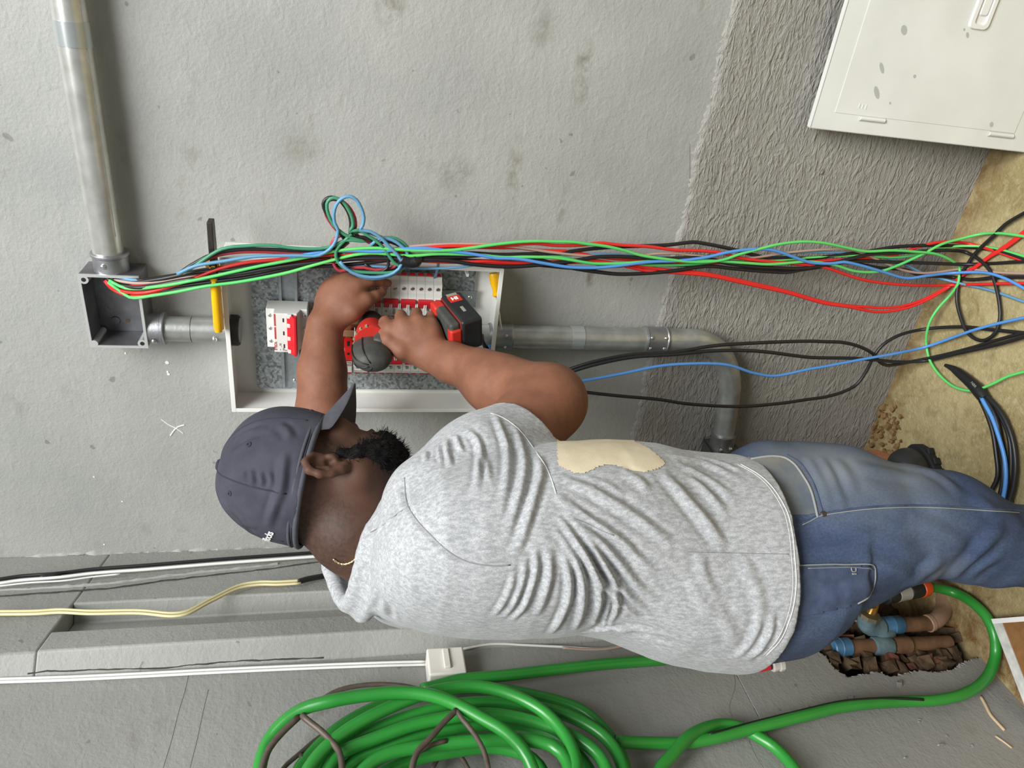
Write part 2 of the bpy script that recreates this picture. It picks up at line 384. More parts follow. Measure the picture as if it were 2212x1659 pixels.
b.f = [(i*m+j, (i+1)*m+j, (i+1)*m+j+1, i*m+j+1) for i in range(len(ys)-1) for j in range(m-1)]
obj('broken_masonry', b, M_RUB, wall_l, angle=25)
# lumps of broken brick and mortar along the lower lip of the hole
rs = np.random.RandomState(11)
def lump(c, r, seed, flat=1.0):
    rr = np.random.RandomState(seed); q = MB().box((-1,-1,-1), (1,1,1)); v_ = np.array(q.v)*(0.55+0.5*rr.rand(8,3))+rr.randn(8,3)*0.10
    a = rr.rand()*3; R_ = np.array([[math.cos(a), -math.sin(a), 0],[math.sin(a), math.cos(a), 0],[0,0,1]])
    return (v_*np.asarray(r))@R_.T+np.asarray(c), q.f
rq = np.random.RandomState(17); EXTRA = []
for k in range(46):
    px = 1772+300*rq.rand(); py = 1352+100*rq.rand(); EXTRA.append((px, py, M_BRK if rq.rand() < 0.85 else M_BRK2))
spots = EXTRA+[(1795,1425,M_BRK),(1830,1436,M_BRK),(1862,1420,M_BRK),(1880,1441,M_BRK),(1905,1418,M_BRK),(1925,1446,M_BRK2),(1948,1425,M_BRK),(1965,1443,M_BRK2),(1998,1442,M_BRK2),(1985,1422,M_BRK),(2030,1440,M_BRK),(1775,1400,M_BRK),(1760,1372,M_BRK),(1790,1352,M_BRK),(1812,1338,M_BRK),(1840,1352,M_BRK),(1775,1340,M_BRK),(2052,1380,M_BRK),(1850,1404,M_BRK)]
for i, (px, py, mm) in enumerate(spots):
    c = Wx(px, py, LEFT-0.018-0.012*rs.rand()); s_ = 0.010+0.012*rs.rand()
    if not inside(c[1], c[2]-0.004): continue
    v_, f_ = lump(c, (s_*0.8, s_*1.5, s_*0.8), i+20)
    obj('brick_fragment', None, mm, wall_l, verts=v_, faces=f_, angle=30)

# corner pier with the long recess, cast against both walls
Fp, Ep, Dp, Cp, Ap = V(-1.24,1.04), V(-1.203,1.075), V(-1.225,1.141), V(-1.268,1.262), V(-1.345,1.49)
nn = nrm(V(Ap[1]-Ep[1], -(Ap[0]-Ep[0]))); nn = nn if nn[0] > 0 else -nn
back = [(-1.62, 1.49), (-1.62, 1.04)]
low = [Fp, Ep, Dp, Dp-nn*0.040+V(0.004,0.012)*0, Cp-nn*0.042+V(0.006,-0.018), Cp+V(0.004,-0.010), Cp+V(-0.006,0.016), Ap]+[V(*q) for q in back]
high = [Fp, Ep, Dp, Cp, Ap]+[V(*q) for q in back]
ZR = Wx(125, 1350, -1.24)[2]
def prof(poly, za, zb): return MB().prism([(p[0], p[1], za) for p in poly], (0, 0, zb-za))
b = prof(low, PT-0.02, ZR); q = prof(high, ZR, 2.8); b.add(q.v, q.f)
pier = obj('trim_1', b, M_PIER, kind='structure', angle=28, bevel=0.004, seg=3)
pn = np.array([nn[0], nn[1], 0.0]); pe = np.array([Ep[0], Ep[1], 0.0])
def Pier(px, py, off=0.0):
    r = ray(px, py); return CC + r*(np.dot(pe+pn*off-CC, pn)/np.dot(r, pn))
# cracks and dried paint ridges on the pier and the wall
M_CRACK = mat('crack_shadow', (62,61,58), 0.9)
M_RIDGE = mat('paint_ridge', (160,161,156), 0.7)
def ragged(pts, r, seed, step=0.006):
    P = spline(pts, step); rr = np.random.RandomState(seed)
    P = P+np.convolve(rr.randn(len(P)+4), np.ones(5)/5, 'valid')[:,None]*np.array([0,0.35,0.1])*0.0045
    return P, np.abs(r*(0.35+0.9*np.convolve(rr.rand(len(P)+2), np.ones(3)/3, 'valid')))
for pts, r, sd in (([(0,1288),(130,1279),(240,1270),(330,1258),(430,1246),(520,1236),(600,1226),(690,1214)], 0.0024, 3), ([(60,1462-8),(200,1447),(350,1443),(470,1431),(560,1427),(700,1421)], 0.0018, 8)):
    P, R_ = ragged([Pier(px, py, 0.0) for px, py in pts], r, sd)
    obj('crack', MB().tube(P, R_, 5), M_CRACK, pier)
P, R_ = ragged([Pier(px, py, -0.001) for px, py in [(0,1276),(130,1269),(240,1260),(330,1249),(430,1237),(520,1228),(600,1219)]], 0.005, 13); obj('paint_ridge', MB().tube(P, R_, 7), M_RIDGE, pier)
# thick smeared edge where the right-hand wall meets the pier
P, R_ = ragged([Wy(px, py, WALL+0.004) for px, py in [(-40,1218),(60,1205),(180,1194),(300,1196),(420,1190),(540,1188),(640,1184),(760,1178)]], 0.012, 21); obj('paint_ridge', MB().tube(P, R_, 8), M_WALL, wall_r)

# white paint specks and the chalk cross on the wall
M_CHALK = mat('white_paint', (236,236,230), 0.7)
def dab(px, py, rx, ry, ang=0):
    c = Wy(px, py, WALL); a = math.radians(ang); n_ = 9
    pts = [c+V(rx*math.cos(t)*math.cos(a)-ry*math.sin(t)*math.sin(a), -0.0008, rx*math.cos(t)*math.sin(a)+ry*math.sin(t)*math.cos(a)) for t in np.linspace(0, 2*math.pi, n_, endpoint=False)]
    return MB().prism(pts, (0, 0.0012, 0))
for i, (px, py, rx, ry, an) in enumerate(((361,783,.004,.004,0),(362,803,.003,.002,0),(364,808,.003,.003,0),(271,763,.002,.002,0),(264,1083,.002,.002,0),(203,1030,.002,.002,0),(1703,376,.006,.002,30),(1960,496,.004,.0015,10),(1708,366,.003,.0015,0),(225,1176,.002,.002,0))):
    obj('paint_speck', dab(px, py, rx, ry, an), M_CHALK, wall_r, smooth=False)
def stroke(pts, r): return MB().tube(spline([Wy(px, py, WALL-0.0002) for px, py in pts], 0.003), r, 5)
obj('chalk_stroke', stroke([(349,906),(366,918),(382,926),(396,936)], 0.0014), M_CHALK, wall_r)
obj('chalk_stroke', stroke([(398,918),(385,922),(376,930),(368,941)], 0.0014), M_CHALK, wall_r)
# crumbs of plaster and soil swept against the foot of the wall
b = MB(); rs = np.random.RandomState(2)
for i in range(90):
    px, py = 1870+75*rs.rand(), 868+130*rs.rand(); c = Fl(px, py, 0.0); c[1] = min(c[1], WALL-0.012); r = 0.002+0.007*rs.rand()**2
    v_, f_ = lump((c[0], c[1], r*0.35-0.004), (r, r, r*0.7), i+90); b.add(v_, f_)
obj('plaster_crumbs', b, mat('plaster_crumb', (150,122,80), 0.9, var=(98,66,34), vscale=50, bump=0.4, bscale=150), kind='stuff', label='brown and cream plaster crumbs lying along the foot of the rough wall', cat='rubble', angle=30)
# orange brick standing in the corner
c = Fl(1850, 985); 
b = MB().obox((0,0,0), nrm((1,0.35,0)), nrm((-0.35,1,0)), (0,0,1), (0.055,0.05,0.045))
v_ = np.array(b.v)+V(-1.062, 1.375, 0.045-0.006)
obj('brick', None, mat('orange_brick', (206,140,100), 0.9, var=(180,112,76), vscale=40, bump=0.4, bscale=200), verts=v_, faces=b.f, smooth=False, bevel=0.004, label='orange clay brick standing at the foot of the wall behind the man', cat='brick')
# ------------------------------------------------------------------ distribution panel and conduits
PX0, PX1, PZ0, PZ1, PF = -0.886, -0.540, 1.094, 1.645, 1.407
panel = thing('electrical_panel', 'open white steel distribution panel fixed to the grey wall in front of the man', 'electrical panel', ((PX0+PX1)/2, WALL-0.04, PZ0))
T = 0.0025
obj('back_panel', MB().box((PX0, WALL-0.004, PZ0), (PX1, WALL-0.0005, PZ1)), M_WHITE, panel, smooth=False)
def side(a, b_, nm='side_panel'):
    return obj(nm, MB().box(a, b_), M_WHITE, panel, smooth=False, bevel=0.0012)
side((PX0, PF, PZ0), (PX0+T, WALL-0.004, PZ1)); side((PX1-T, PF, PZ0), (PX1, WALL-0.004, PZ1))
# top and bottom sheets have the holes for the conduits
def holed(z0, z1, hx, hy, r, nm):
    n = 24; b = MB(); out = []
    cor = [(PX0+T, PF), (PX1-T, PF), (PX1-T, WALL-0.004), (PX0+T, WALL-0.004)]
    for k in range(4):
        a, c = np.array(cor[k]), np.array(cor[(k+1)%4])
        for t in np.linspace(0, 1, n//4, endpoint=False): out.append(a+(c-a)*t)
    inn = []
    for p in out:
        d = nrm(np.array(p)-(hx, hy)); inn.append(np.array((hx, hy))+d*r)
    m = len(out)
    for z in (z0, z1):
        b.v += [(p[0], p[1], z) for p in out]+[(p[0], p[1], z) for p in inn]
    for i in range(m):
        j = (i+1)%m
        b.f += [(i, m+i, m+j, j), (2*m+i, 2*m+j, 3*m+j, 3*m+i), (i, j, 2*m+j, 2*m+i), (m+i, 3*m+i, 3*m+j, m+j)]
    return obj(nm, b, M_WHITE, panel, smooth=False)
CX, CY = -0.716, 1.452
holed(PZ1-T, PZ1, CX, CY, 0.0275, 'top_panel'); holed(PZ0, PZ0+T, CX, CY, 0.027, 'bottom_panel')
# folded front lip round the opening
L_ = 0.009
for a, b_ in (((PX0, PF-0.002, PZ1-L_), (PX1, PF, PZ1)), ((PX0, PF-0.002, PZ0), (PX1, PF, PZ0+L_)), ((PX0, PF-0.002, PZ0+L_), (PX0+L_, PF, PZ1-L_)), ((PX1-L_*0.75, PF-0.002, PZ0+L_), (PX1, PF, PZ1-L_))):
    obj('front_lip', MB().box(a, b_), M_WHITE, panel, smooth=False, bevel=0.0008)
plate = obj('mounting_plate', MB().prism([(-0.868,1.474,1.146),(-0.862,1.474,1.140),(-0.566,1.474,1.140),(-0.560,1.474,1.146),(-0.560,1.474,1.594),(-0.566,1.474,1.600),(-0.862,1.474,1.600),(-0.868,1.474,1.594)], (0,0.0025,0)), M_SPANGLE, panel, smooth=False)
def rail(za, zb, xa, xb):   # top-hat rail running across the plate
    pr = [(za,1.4735),(za,1.4665),(za+0.001,1.4655),(za+0.006,1.4655),(za+0.007,1.4725),(zb-0.007,1.4725),(zb-0.006,1.4655),(zb-0.001,1.4655),(zb,1.4665),(zb,1.4735)]
    return MB().prism([(xa, y, z) for z, y in pr], (xb-xa, 0, 0))
obj('din_rail', rail(1.508, 1.546, -0.862, -0.566), M_RAIL, panel, smooth=False)
def vrail(xa, xb, za, zb):
    pr = [(xa,1.4735),(xa,1.4690),(xa+0.004,1.4690),(xa+0.005,1.4725),(xb-0.005,1.4725),(xb-0.004,1.4690),(xb,1.4690),(xb,1.4735)]
    return MB().prism([(x, y, za) for x, y in pr], (0, 0, zb-za))
obj('din_rail', vrail(-0.655, -0.618, 1.134, 1.44), M_RAIL, panel, smooth=False)
obj('din_rail', vrail(-0.775, -0.738, 1.134, 1.44), M_RAIL, panel, smooth=False)
def screw_mb(c, r, h=0.003, n=(0,-1,0)):
    c, n = np.asarray(c, float), nrm(n); b = MB().lathe(c, c+n*h, [(0,r),(0.55,r*0.96),(0.85,r*0.7),(1.0,r*0.35)], 12)
    u = nrm(np.cross(n, (0.4,0.1,1))); w_ = np.cross(n, u)
    b.obox(c+n*h*0.9, u, w_, n, (r*0.62, r*0.12, h*0.14)); return b
for c in ((-0.846,1.4725,1.520),(-0.634,1.4725,1.148),(-0.757,1.4725,1.148)): obj('screw', screw_mb(c, 0.0048), M_STEEL, panel)
obj('lug', MB().box((-0.562,1.412,1.165),(-0.5560,1.44,1.170)), M_WHITE, panel, smooth=False)
obj('bolt', screw_mb((-0.572,1.4735,1.160), 0.004), M_STEEL, panel)

# ---- conduit parts
def ring_mb(p0, p1, r, rib=0.003, seg=28, ends=True):
    L = np.linalg.norm(np.asarray(p1)-np.asarray(p0)); e = 0.006/L
    pr = [(0,r),(0.0,r+rib),(e,r+rib),(e*1.2,r+rib*0.5),(1-e*1.2,r+rib*0.5),(1-e,r+rib),(1,r+rib),(1,r)] if ends else [(0,r),(0,r+rib*0.6),(1,r+rib*0.6),(1,r)]
    return MB().lathe(p0, p1, pr, seg)
# top run: along the wall from the cast box to the right
zt, yt, RT = 1.851, 1.452, 0.0268
run = thing('conduit_pipe', 'long galvanised conduit running level along the wall out of the cast junction box', 'pipe', (-0.20, yt, zt-RT))
xl = -0.583
obj('pipe', MB().cyl((xl-0.01, yt, zt), (1.25, yt, zt), RT, seg=40), M_ZINC, run)
P, R_ = ragged([V(x, yt-RT*math.cos(0.95), zt-RT*math.sin(0.95)) for x in np.arange(-0.52, 1.2, 0.06)], 0.0011, 31); obj('weld_seam', MB().tube(P, R_, 5), M_ZINC2, run)
xb = Wy(140, 70, yt-RT)[0]
obj('tape_band', ring_mb((xb-0.022, yt, zt), (xb+0.016, yt, zt), RT, 0.0022, ends=False), M_CLEAR, run)

# cast aluminium junction box, open to the front
JX0, JX1, JZ0, JZ1, JF, JB = -0.7445, -0.592, 1.796, 1.901, 1.421, WALL
jb = thing('junction_box', 'open cast aluminium junction box on the wall with coloured wires coming out', 'junction box', ((JX0+JX1)/2, WALL-0.03, JZ0))
def openbox(x0, x1, z0, z1, yf, yb, t, bottom=True):
    b = MB(); o = [(x0,z0),(x1,z0),(x1,z1),(x0,z1)]; i = [(x0+t,z0+t),(x1-t,z0+t),(x1-t,z1-t),(x0+t,z1-t)]
    b.v = [(x,yf,z) for x,z in o]+[(x,yb,z) for x,z in o]+[(x,yf,z) for x,z in i]+[(x,yb-t,z) for x,z in i]
    for k in range(4):
        l = (k+1)%4
        b.f += [(k,l,4+l,4+k), (k,8+k,8+l,l), (8+k,12+k,12+l,8+l)]
    b.f += [(12,13,14,15),(4,5,6,7)] if bottom else [(4+k, 4+(k+1)%4, 12+(k+1)%4, 12+k) for k in range(4)]
    if not bottom:
        for k in range(4): x, y, z = b.v[12+k]; b.v[12+k] = (x, yb, z)
    return b
obj('box_body', openbox(JX0, JX1, JZ0, JZ1, JF, JB, 0.0045), M_ALU_IN, jb, smooth=False, bevel=0.0016)
obj('machined_rim', openbox(JX0-0.0006, JX1+0.0006, JZ0-0.0006, JZ1+0.0006, JF-0.0008, JF+0.003, 0.005, False), mat('bare_aluminium_edge', (224,226,224), 0.35, 0.7), jb, smooth=False)
M_EDGE = MATS['bare_aluminium_edge']
for (x, z, hole) in ((JX1-0.010, JZ1-0.0095, 1), (JX0+0.010, JZ0+0.0095, 1), (JX0+0.008, JZ1-0.008, 0), (JX1-0.010, JZ0+0.0095, 1)):
    bs = obj('screw_boss', MB().cyl((x, JF-0.0009, z), (x, JF+0.060, z), 0.0085 if hole else 0.007, seg=20), M_EDGE, jb)
    if hole: obj('screw_hole', MB().cyl((x, JF-0.0012, z), (x, JF-0.0009, z), 0.0042, seg=16), M_DARK, bs)
q = Wy(276, 693, WALL-0.006); obj('fixing_hole', MB().cyl((q[0], WALL-0.0055, q[2]), (q[0], WALL-0.0048, q[2]), 0.0042, seg=14), mat('hole_rust', (104,86,66), 0.8), jb)
q = Wy(250, 692, WALL-0.006); obj('cast_pad', MB().lathe((q[0], WALL-0.0045, q[2]), (q[0], WALL-0.0075, q[2]), [(0,0.0088),(1,0.0078)], 18), M_ALU_IN, jb)
obj('outlet_collar', MB().lathe((JX1-0.001, yt, zt-0.002), (JX1+0.036, yt, zt-0.002), [(0,RT+0.004),(0.8,RT+0.0042),(0.86,RT+0.007),(0.96,RT+0.007),(1.0,RT+0.0058),(1.0,RT-0.0)], 36), M_ALU, jb)
obj('clamp_screw', screw_mb((JX1+0.017, yt-RT-0.003, zt+0.003), 0.0052, 0.005), M_STEEL, jb)
obj('outlet_collar', MB().lathe((-0.7155, CY, JZ0+0.001), (-0.7155, CY, JZ0-0.030), [(0,0.0305),(0.75,0.031),(0.83,0.034),(0.95,0.034),(1.0,0.032),(1.0,0.026)], 36), M_ALU, jb)
obj('clamp_screw', screw_mb((-0.730, CY-0.029, JZ0-0.012), 0.0052, 0.005, (-0.35,-1,0)), M_STEEL, jb)

# short riser between the cast box and the panel
riser = thing('conduit_pipe', 'short upright galvanised conduit between the cast box and the panel top', 'pipe', (CX, CY, PZ1-0.02))
obj('pipe', MB().cyl((CX, CY, JZ0-0.006), (CX, CY, PZ1-0.022), 0.0258, seg=40), M_ZINC2, riser)
obj('locknut', MB().lathe((CX, CY, PZ1-0.004), (CX, CY, PZ1-0.021), [(0,0.0255),(0,0.0325),(0.75,0.0325),(1,0.0300),(1,0.0245),(0.6,0.0235)], 10), mat('black_locknut', (58,56,54), 0.5, 0.4), riser)
obj('mortar_ring', MB().lathe((CX, CY, 1.7165), (CX, CY, 1.7155), [(0,0.0259),(0,0.0262),(1,0.0262),(1,0.0259)], 30), M_IRON, riser)
obj('set_screw', screw_mb(Wy(464, 732, CY-0.025), 0.0052, 0.006), M_STEEL, riser)

# lower conduit: down from the panel, round an elbow and into a small cast fitting
lc = thing('conduit_pipe', 'galvanised conduit below the panel with a long elbow bend to the left', 'pipe', (CX, CY, 0.45))
RL = 0.0262
ex = lambda px, py: Wy(px, py, CY-0.004)
low_pts = [V(CX, CY, 1.125), V(CX, CY, 1.0), V(CX, CY, 0.80), V(-0.714, CY, 0.70), V(-0.714, CY, 0.64), ex(1508,735), ex(1551,757), ex(1570,790), ex(1577,830), ex(1572,880), ex(1565,925), ex(1558,965)]
LP = spline(low_pts, 0.012)
k = int(np.argmin(np.abs(LP[:,2]-0.735)))
obj('pipe', MB().tube(LP[:k], RL, 32), M_ZINC2, lc); obj('elbow', MB().tube(LP[k-1:], RL*1.0, 32), M_ZINC2, lc)
za, zb = Wy(1392, 722, CY)[2], Wy(1440, 722, CY)[2]
cp = obj('coupling', MB().lathe((-0.714, CY, za), (-0.714, CY, zb), [(0,RL),(0,RL+0.0035),(0.06,RL+0.0045),(0.10,RL+0.0025),(0.9,RL+0.0025),(0.94,RL+0.0045),(1,RL+0.0035),(1,RL)], 32), M_ALU, lc)
for zz in (za-0.010, zb+0.010):
    for dx in (-0.011, 0.014): obj('clamp_screw', screw_mb((-0.714+dx, CY-RL*0.86, zz), 0.0048, 0.006, (dx*20,-1,0)), M_STEEL, cp)
zt_ = Wy(1246, 722, CY)[2]; obj('tape_band', ring_mb((-0.715, CY, zt_-0.014), (-0.715, CY, zt_+0.014), RL, 0.0016, ends=False), M_CLEAR, lc)
ad = obj('box_adaptor', MB().lathe((CX, CY, 1.0925), (CX, CY, 1.050), [(0,RL+0.004),(0.7,RL+0.004),(0.9,RL+0.006),(1,RL+0.004),(1,RL)], 32), M_ALU, lc)
for dx in (-0.013, 0.014): obj('clamp_screw', screw_mb((CX+dx, CY-RL*0.95, 1.068), 0.0042, 0.005, (dx*20,-1,0)), M_STEEL, ad)
obj('bushing', MB().lathe((CX, CY, 1.0965), (CX, CY, 1.1035), [(0,0.0285),(0.3,0.030),(0.8,0.0290),(1,0.0265),(0.4,0.0235),(0,0.0230)], 30, cap=False), M_ALU, lc)
# cast fitting at the end of the elbow with an open face
a, b_ = LP[-1], LP[-6]; ax = nrm(a-b_)
cf = thing('conduit_fitting', 'small open-faced cast conduit fitting at the end of the elbow bend', 'conduit fitting', a)
obj('collar', MB().lathe(a-ax*0.045, a-ax*0.004, [(0,RL),(0,RL+0.006),(0.12,RL+0.006),(0.2,RL+0.004),(1,RL+0.005)], 28), M_ALU, cf)
for dx in (-0.016, 0.010):
    c = a-ax*0.012+V(0, -RL-0.002, 0)+V(0, 0, 0)+np.cross(ax, (0,1,0))*dx; obj('clamp_screw', screw_mb(c, 0.005, 0.005), M_STEEL, cf)
u = np.cross(ax, (0,1,0)); u = nrm(u)
q = MB()
def fr(s, t, y): return a+ax*s+u*t+V(0, y, 0)
hw, dp, ln, th = 0.036, 0.034, 0.115, 0.004
for (t0, t1, y0, y1) in ((-hw,-hw+th,-dp,dp), (hw-th,hw,-dp,dp), (-hw,hw,dp-th,dp)):
    pts = [fr(s, t, y) for s in (-0.006, ln) for (t, y) in ((t0,y0),(t1,y0),(t1,y1),(t0,y1))]
    q.add(pts, [(0,1,2,3),(7,6,5,4),(0,4,5,1),(1,5,6,2),(2,6,7,3),(3,7,4,0)])
for s0, s1 in ((-0.006, -0.001), (ln-th, ln)):
    pts = [fr(s, t, y) for s in (s0, s1) for (t, y) in ((-hw,-dp),(hw,-dp),(hw,dp),(-hw,dp))]
    q.add(pts, [(0,1,2,3),(7,6,5,4),(0,4,5,1),(1,5,6,2),(2,6,7,3),(3,7,4,0)])
obj('fitting_body', q, mat('dark_cast_aluminium', (110,110,108), 0.45, 0.7), cf, smooth=False, bevel=0.0015)

# ---- breakers
# big three-pole main switch on the upper rail
def brk_profile(pr, x0, x1): return MB().prism([(x0, y, z) for y, z in pr], (x1-x0, 0, 0))
MX0, MX1 = -0.739, -0.652
mainb = thing('circuit_breaker', 'large white three-pole main breaker with red bar on the upper rail', 'circuit breaker', ((MX0+MX1)/2, 1.466, 1.486))
pr = [(1.466,1.487),(1.466,1.568),(1.424,1.568),(1.424,1.552),(1.402,1.552),(1.402,1.506),(1.424,1.500),(1.424,1.487)]
obj('body', brk_profile(pr, MX0, MX1), M_PLAST, mainb, smooth=False, bevel=0.0012)
pw = (MX1-MX0)/3
for i in range(3):
    xc = MX0+pw*(i+0.5)
    obj('terminal_screw', screw_mb((xc, 1.4245, 1.560), 0.0040, 0.002), M_STEEL, mainb); obj('terminal_screw', screw_mb((xc, 1.4245, 1.4935), 0.0040, 0.003), M_STEEL, mainb)
    obj('indicator', MB().box((xc-0.0042, 1.4012, 1.5318), (xc+0.0042, 1.402, 1.5340)), M_DARK, mainb, smooth=False)
    obj('handle_cheek', MB().prism([(xc-pw/2-0.007*0+0.0, 1.402, 1.5145),(xc-pw/2, 1.402, 1.5260),(xc-pw/2, 1.3965, 1.5245),(xc-pw/2, 1.3965, 1.5165)], (0.0085, 0, 0)), M_PLAST, mainb, smooth=False, bevel=0.0008)
    if i > 0: obj('stripe', MB().box((xc-pw*0.46, 1.4014, 1.5478), (xc+pw*0.46, 1.402, 1.5508)), M_PINK, mainb, smooth=False)
obj('handle_cheek', MB().prism([(MX1-0.0085, 1.402, 1.5145),(MX1-0.0085, 1.402, 1.5260),(MX1-0.0085, 1.3965, 1.5245),(MX1-0.0085, 1.3965, 1.5165)], (0.0085, 0, 0)), M_PLAST, mainb, smooth=False, bevel=0.0008)
obj('toggle_bar', MB().prism([(MX0-0.0015, 1.403, 1.5260),(MX0-0.0015, 1.400, 1.5260),(MX0-0.0015, 1.394, 1.5150),(MX0-0.0015, 1.386, 1.5120),(MX0-0.0015, 1.386, 1.5070),(MX0-0.0015, 1.402, 1.5060)], (MX1-MX0-0.002, 0, 0)), M_RED, mainb, smooth=False, bevel=0.0008)
text('lettering', 'STECK', 0.0066, (MX0+pw*0.5, 1.4016, 1.5493), (1,0,0), (0,0,1), M_PINK, mainb, bold=0.0001)
for k, (dx, dz, wd, hh) in enumerate(((0.018,1.5405,.005,.0035),(0.006,1.5405,.003,.0014),(0.013,1.5385,.002,.001),(0.007,1.5345,.006,.003),(0.0045,1.5300,.003,.004))):
    obj('printed_mark', MB().box((MX0+dx-wd/2, 1.4015, dz-hh/2), (MX0+dx+wd/2, 1.402, dz+hh/2)), M_GREYB, mainb, smooth=False)

# small rail breakers: built lying on their side, terminals towards +x (right column) or -x (left column)
def small_breaker(n, sgn, label, loc, group):
    """n poles along z; local x: 0 at the busbar side, growing to the wiring side."""
    P_ = 0.0176; h = n*P_
    t = thing('circuit_breaker', label, 'circuit breaker', loc, group)
    s = sgn
    def X_(x): return t.location.x+s*x
    z0 = t.location.z; yb = 1.466
    prf = [(0.000,yb),(0.000,1.438),(0.004,1.432),(0.016,1.432),(0.020,1.416),(0.066,1.416),(0.072,1.428),(0.090,1.428),(0.096,1.438),(0.103,1.442),(0.103,yb)]
    def pr_(pts, za, zb):
        q = [(X_(x), y, za) for x, y in pts]
        if s < 0: q = q[::-1]
        return MB().prism(q, (0, 0, zb-za))
    for i in range(n):
        obj('pole_body', pr_(prf, z0+i*P_+0.0002, z0+(i+1)*P_-0.0002), M_PLAST, t, smooth=False, bevel=0.0006, seg=1)
        zc = z0+(i+0.5)*P_
        obj('terminal_screw', screw_mb((X_(0.081), 1.4282, zc), 0.0045, 0.0016), M_STEEL, t); obj('terminal_screw', screw_mb((X_(0.010), 1.4322, zc), 0.0040, 0.0016), M_STEEL, t)
        obj('stripe', MB().box((X_(0.0225), 1.4154, zc-P_*0.40), (X_(0.0245), 1.4161, zc+P_*0.40)), M_RED, t, smooth=False)
        obj('printed_mark', MB().box((X_(0.033), 1.4155, zc-0.002), (X_(0.037), 1.4161, zc+0.0025)) if i%2 else MB().box((X_(0.028), 1.4155, zc-0.001), (X_(0.040), 1.4161, zc+0.0045)), M_GREYB, t, smooth=False)
        obj('comb_insulator', MB().prism([(X_(0.1015), 1.446, zc-0.0065),(X_(0.1075), 1.446, zc-0.005),(X_(0.1075), 1.446, zc+0.005),(X_(0.1015), 1.446, zc+0.0065)][::s], (0, 0.006, 0)), M_RED, t, smooth=False)
    tg = [(0.044,1.4165),(0.044,1.4130),(0.058,1.4060),(0.0625,1.4060),(0.0635,1.4165)]
    obj('toggle', pr_(tg, z0+0.0030, z0+h-0.0030), M_RED, t, smooth=False, bevel=0.0008)
    for i in range(n+1):
        zz = z0+i*P_
        for dz in ((-0.0028, 0.0008) if 0 < i < n else ((0.0006,) if i == 0 else (-0.0026,))):
            obj('toggle_guard', pr_([(0.042,1.4165),(0.042,1.4085),(0.0555,1.4080),(0.0555,1.4165)], zz+dz, zz+dz+0.0022), M_PLAST, t, smooth=False, bevel=0.0005, seg=1)
    return t
XR = -0.681   # busbar side of the right-hand column
small_breaker(1, 1, 'single white breaker with a red toggle, lowest of the right-hand column', (XR, 1.466, 1.215), 'branch breakers')
names = ['lowest two-pole breaker with red double toggle, right-hand column beside the drill battery', 'second two-pole red-toggle breaker from the bottom of the right-hand column', 'third two-pole red-toggle breaker from the bottom of the right-hand column, above the knuckles', 'fourth two-pole breaker of the right-hand column, partly behind the left hand', 'topmost two-pole breaker of the right-hand column, behind the left hand']
for i, nm in enumerate(names): small_breaker(2, 1, nm, (XR, 1.466, 1.2326+i*0.0352), 'branch breakers')
XL = -0.704
for i, nm in enumerate(['three-pole red-toggle breaker of the left-hand column, mostly behind the right forearm', 'third three-pole red-toggle breaker of the left-hand column, cut by the forearm', 'second three-pole red-toggle breaker from the top of the left-hand column, under the drill', 'top three-pole red-toggle breaker of the left-hand column beside the red modules']):
    small_breaker(3, -1, nm, (XL, 1.466, 1.1835+i*0.0528), 'branch breakers')
# red surge modules between the breakers and the left forearm
for i, nm in enumerate(('red surge protection module beside the top breaker of the left-hand column', 'second red surge protection module, half hidden by the left forearm')):
    z0 = 1.3962+i*0.0180; h = 0.0176
    t = thing('surge_protector', nm, 'surge protector', (-0.700, 1.466, z0), 'red surge modules')
    def sp(pts, za=z0+0.0002, zb=z0+h-0.0002): return MB().prism([(x, y, za) for x, y in pts], (0, 0, zb-za))
    obj('base', sp([(-0.806,1.466),(-0.806,1.440),(-0.700,1.440),(-0.700,1.466)]), M_REDSPD, t, smooth=False, bevel=0.0006)
    obj('cartridge', sp([(-0.768,1.4400),(-0.768,1.4230),(-0.762,1.4170),(-0.742,1.4170),(-0.737,1.4215),(-0.722,1.4215),(-0.716,1.4400)]), M_REDSPD, t, smooth=False, bevel=0.001)
    obj('slot', sp([(-0.7205,1.4212),(-0.7315,1.4212),(-0.7315,1.4216),(-0.7205,1.4216)], z0+0.006, z0+0.0115), M_DARK, t, smooth=False)
    obj('hole', MB().cyl((-0.748, 1.4172, z0+h/2), (-0.748, 1.4166, z0+h/2), 0.0028, seg=12), M_DARK, t)
    obj('label_plate', sp([(-0.769,1.4215),(-0.7755,1.4215),(-0.7755,1.4222),(-0.769,1.4222)], z0+0.001, z0+h-0.001), M_PLASTG, t, smooth=False)
    text('lettering', 'MTM40', 0.0042, (-0.7722, 1.4213, z0+h/2), (0,0,-1), (1,0,0), mat('grey_lettering', (84,80,92), 0.6) if i == 0 else MATS['grey_lettering'], t)
    obj('label_plate', sp([(-0.783,1.4245),(-0.797,1.4245),(-0.797,1.4400),(-0.783,1.4400)], z0+0.001, z0+h-0.002), M_PLASTG, t, smooth=False, bevel=0.0005)
    obj('status_window', sp([(-0.801,1.4360),(-0.807,1.4360),(-0.807,1.4402),(-0.801,1.4402)], z0+0.002, z0+h-0.002), M_RED, t, smooth=False)
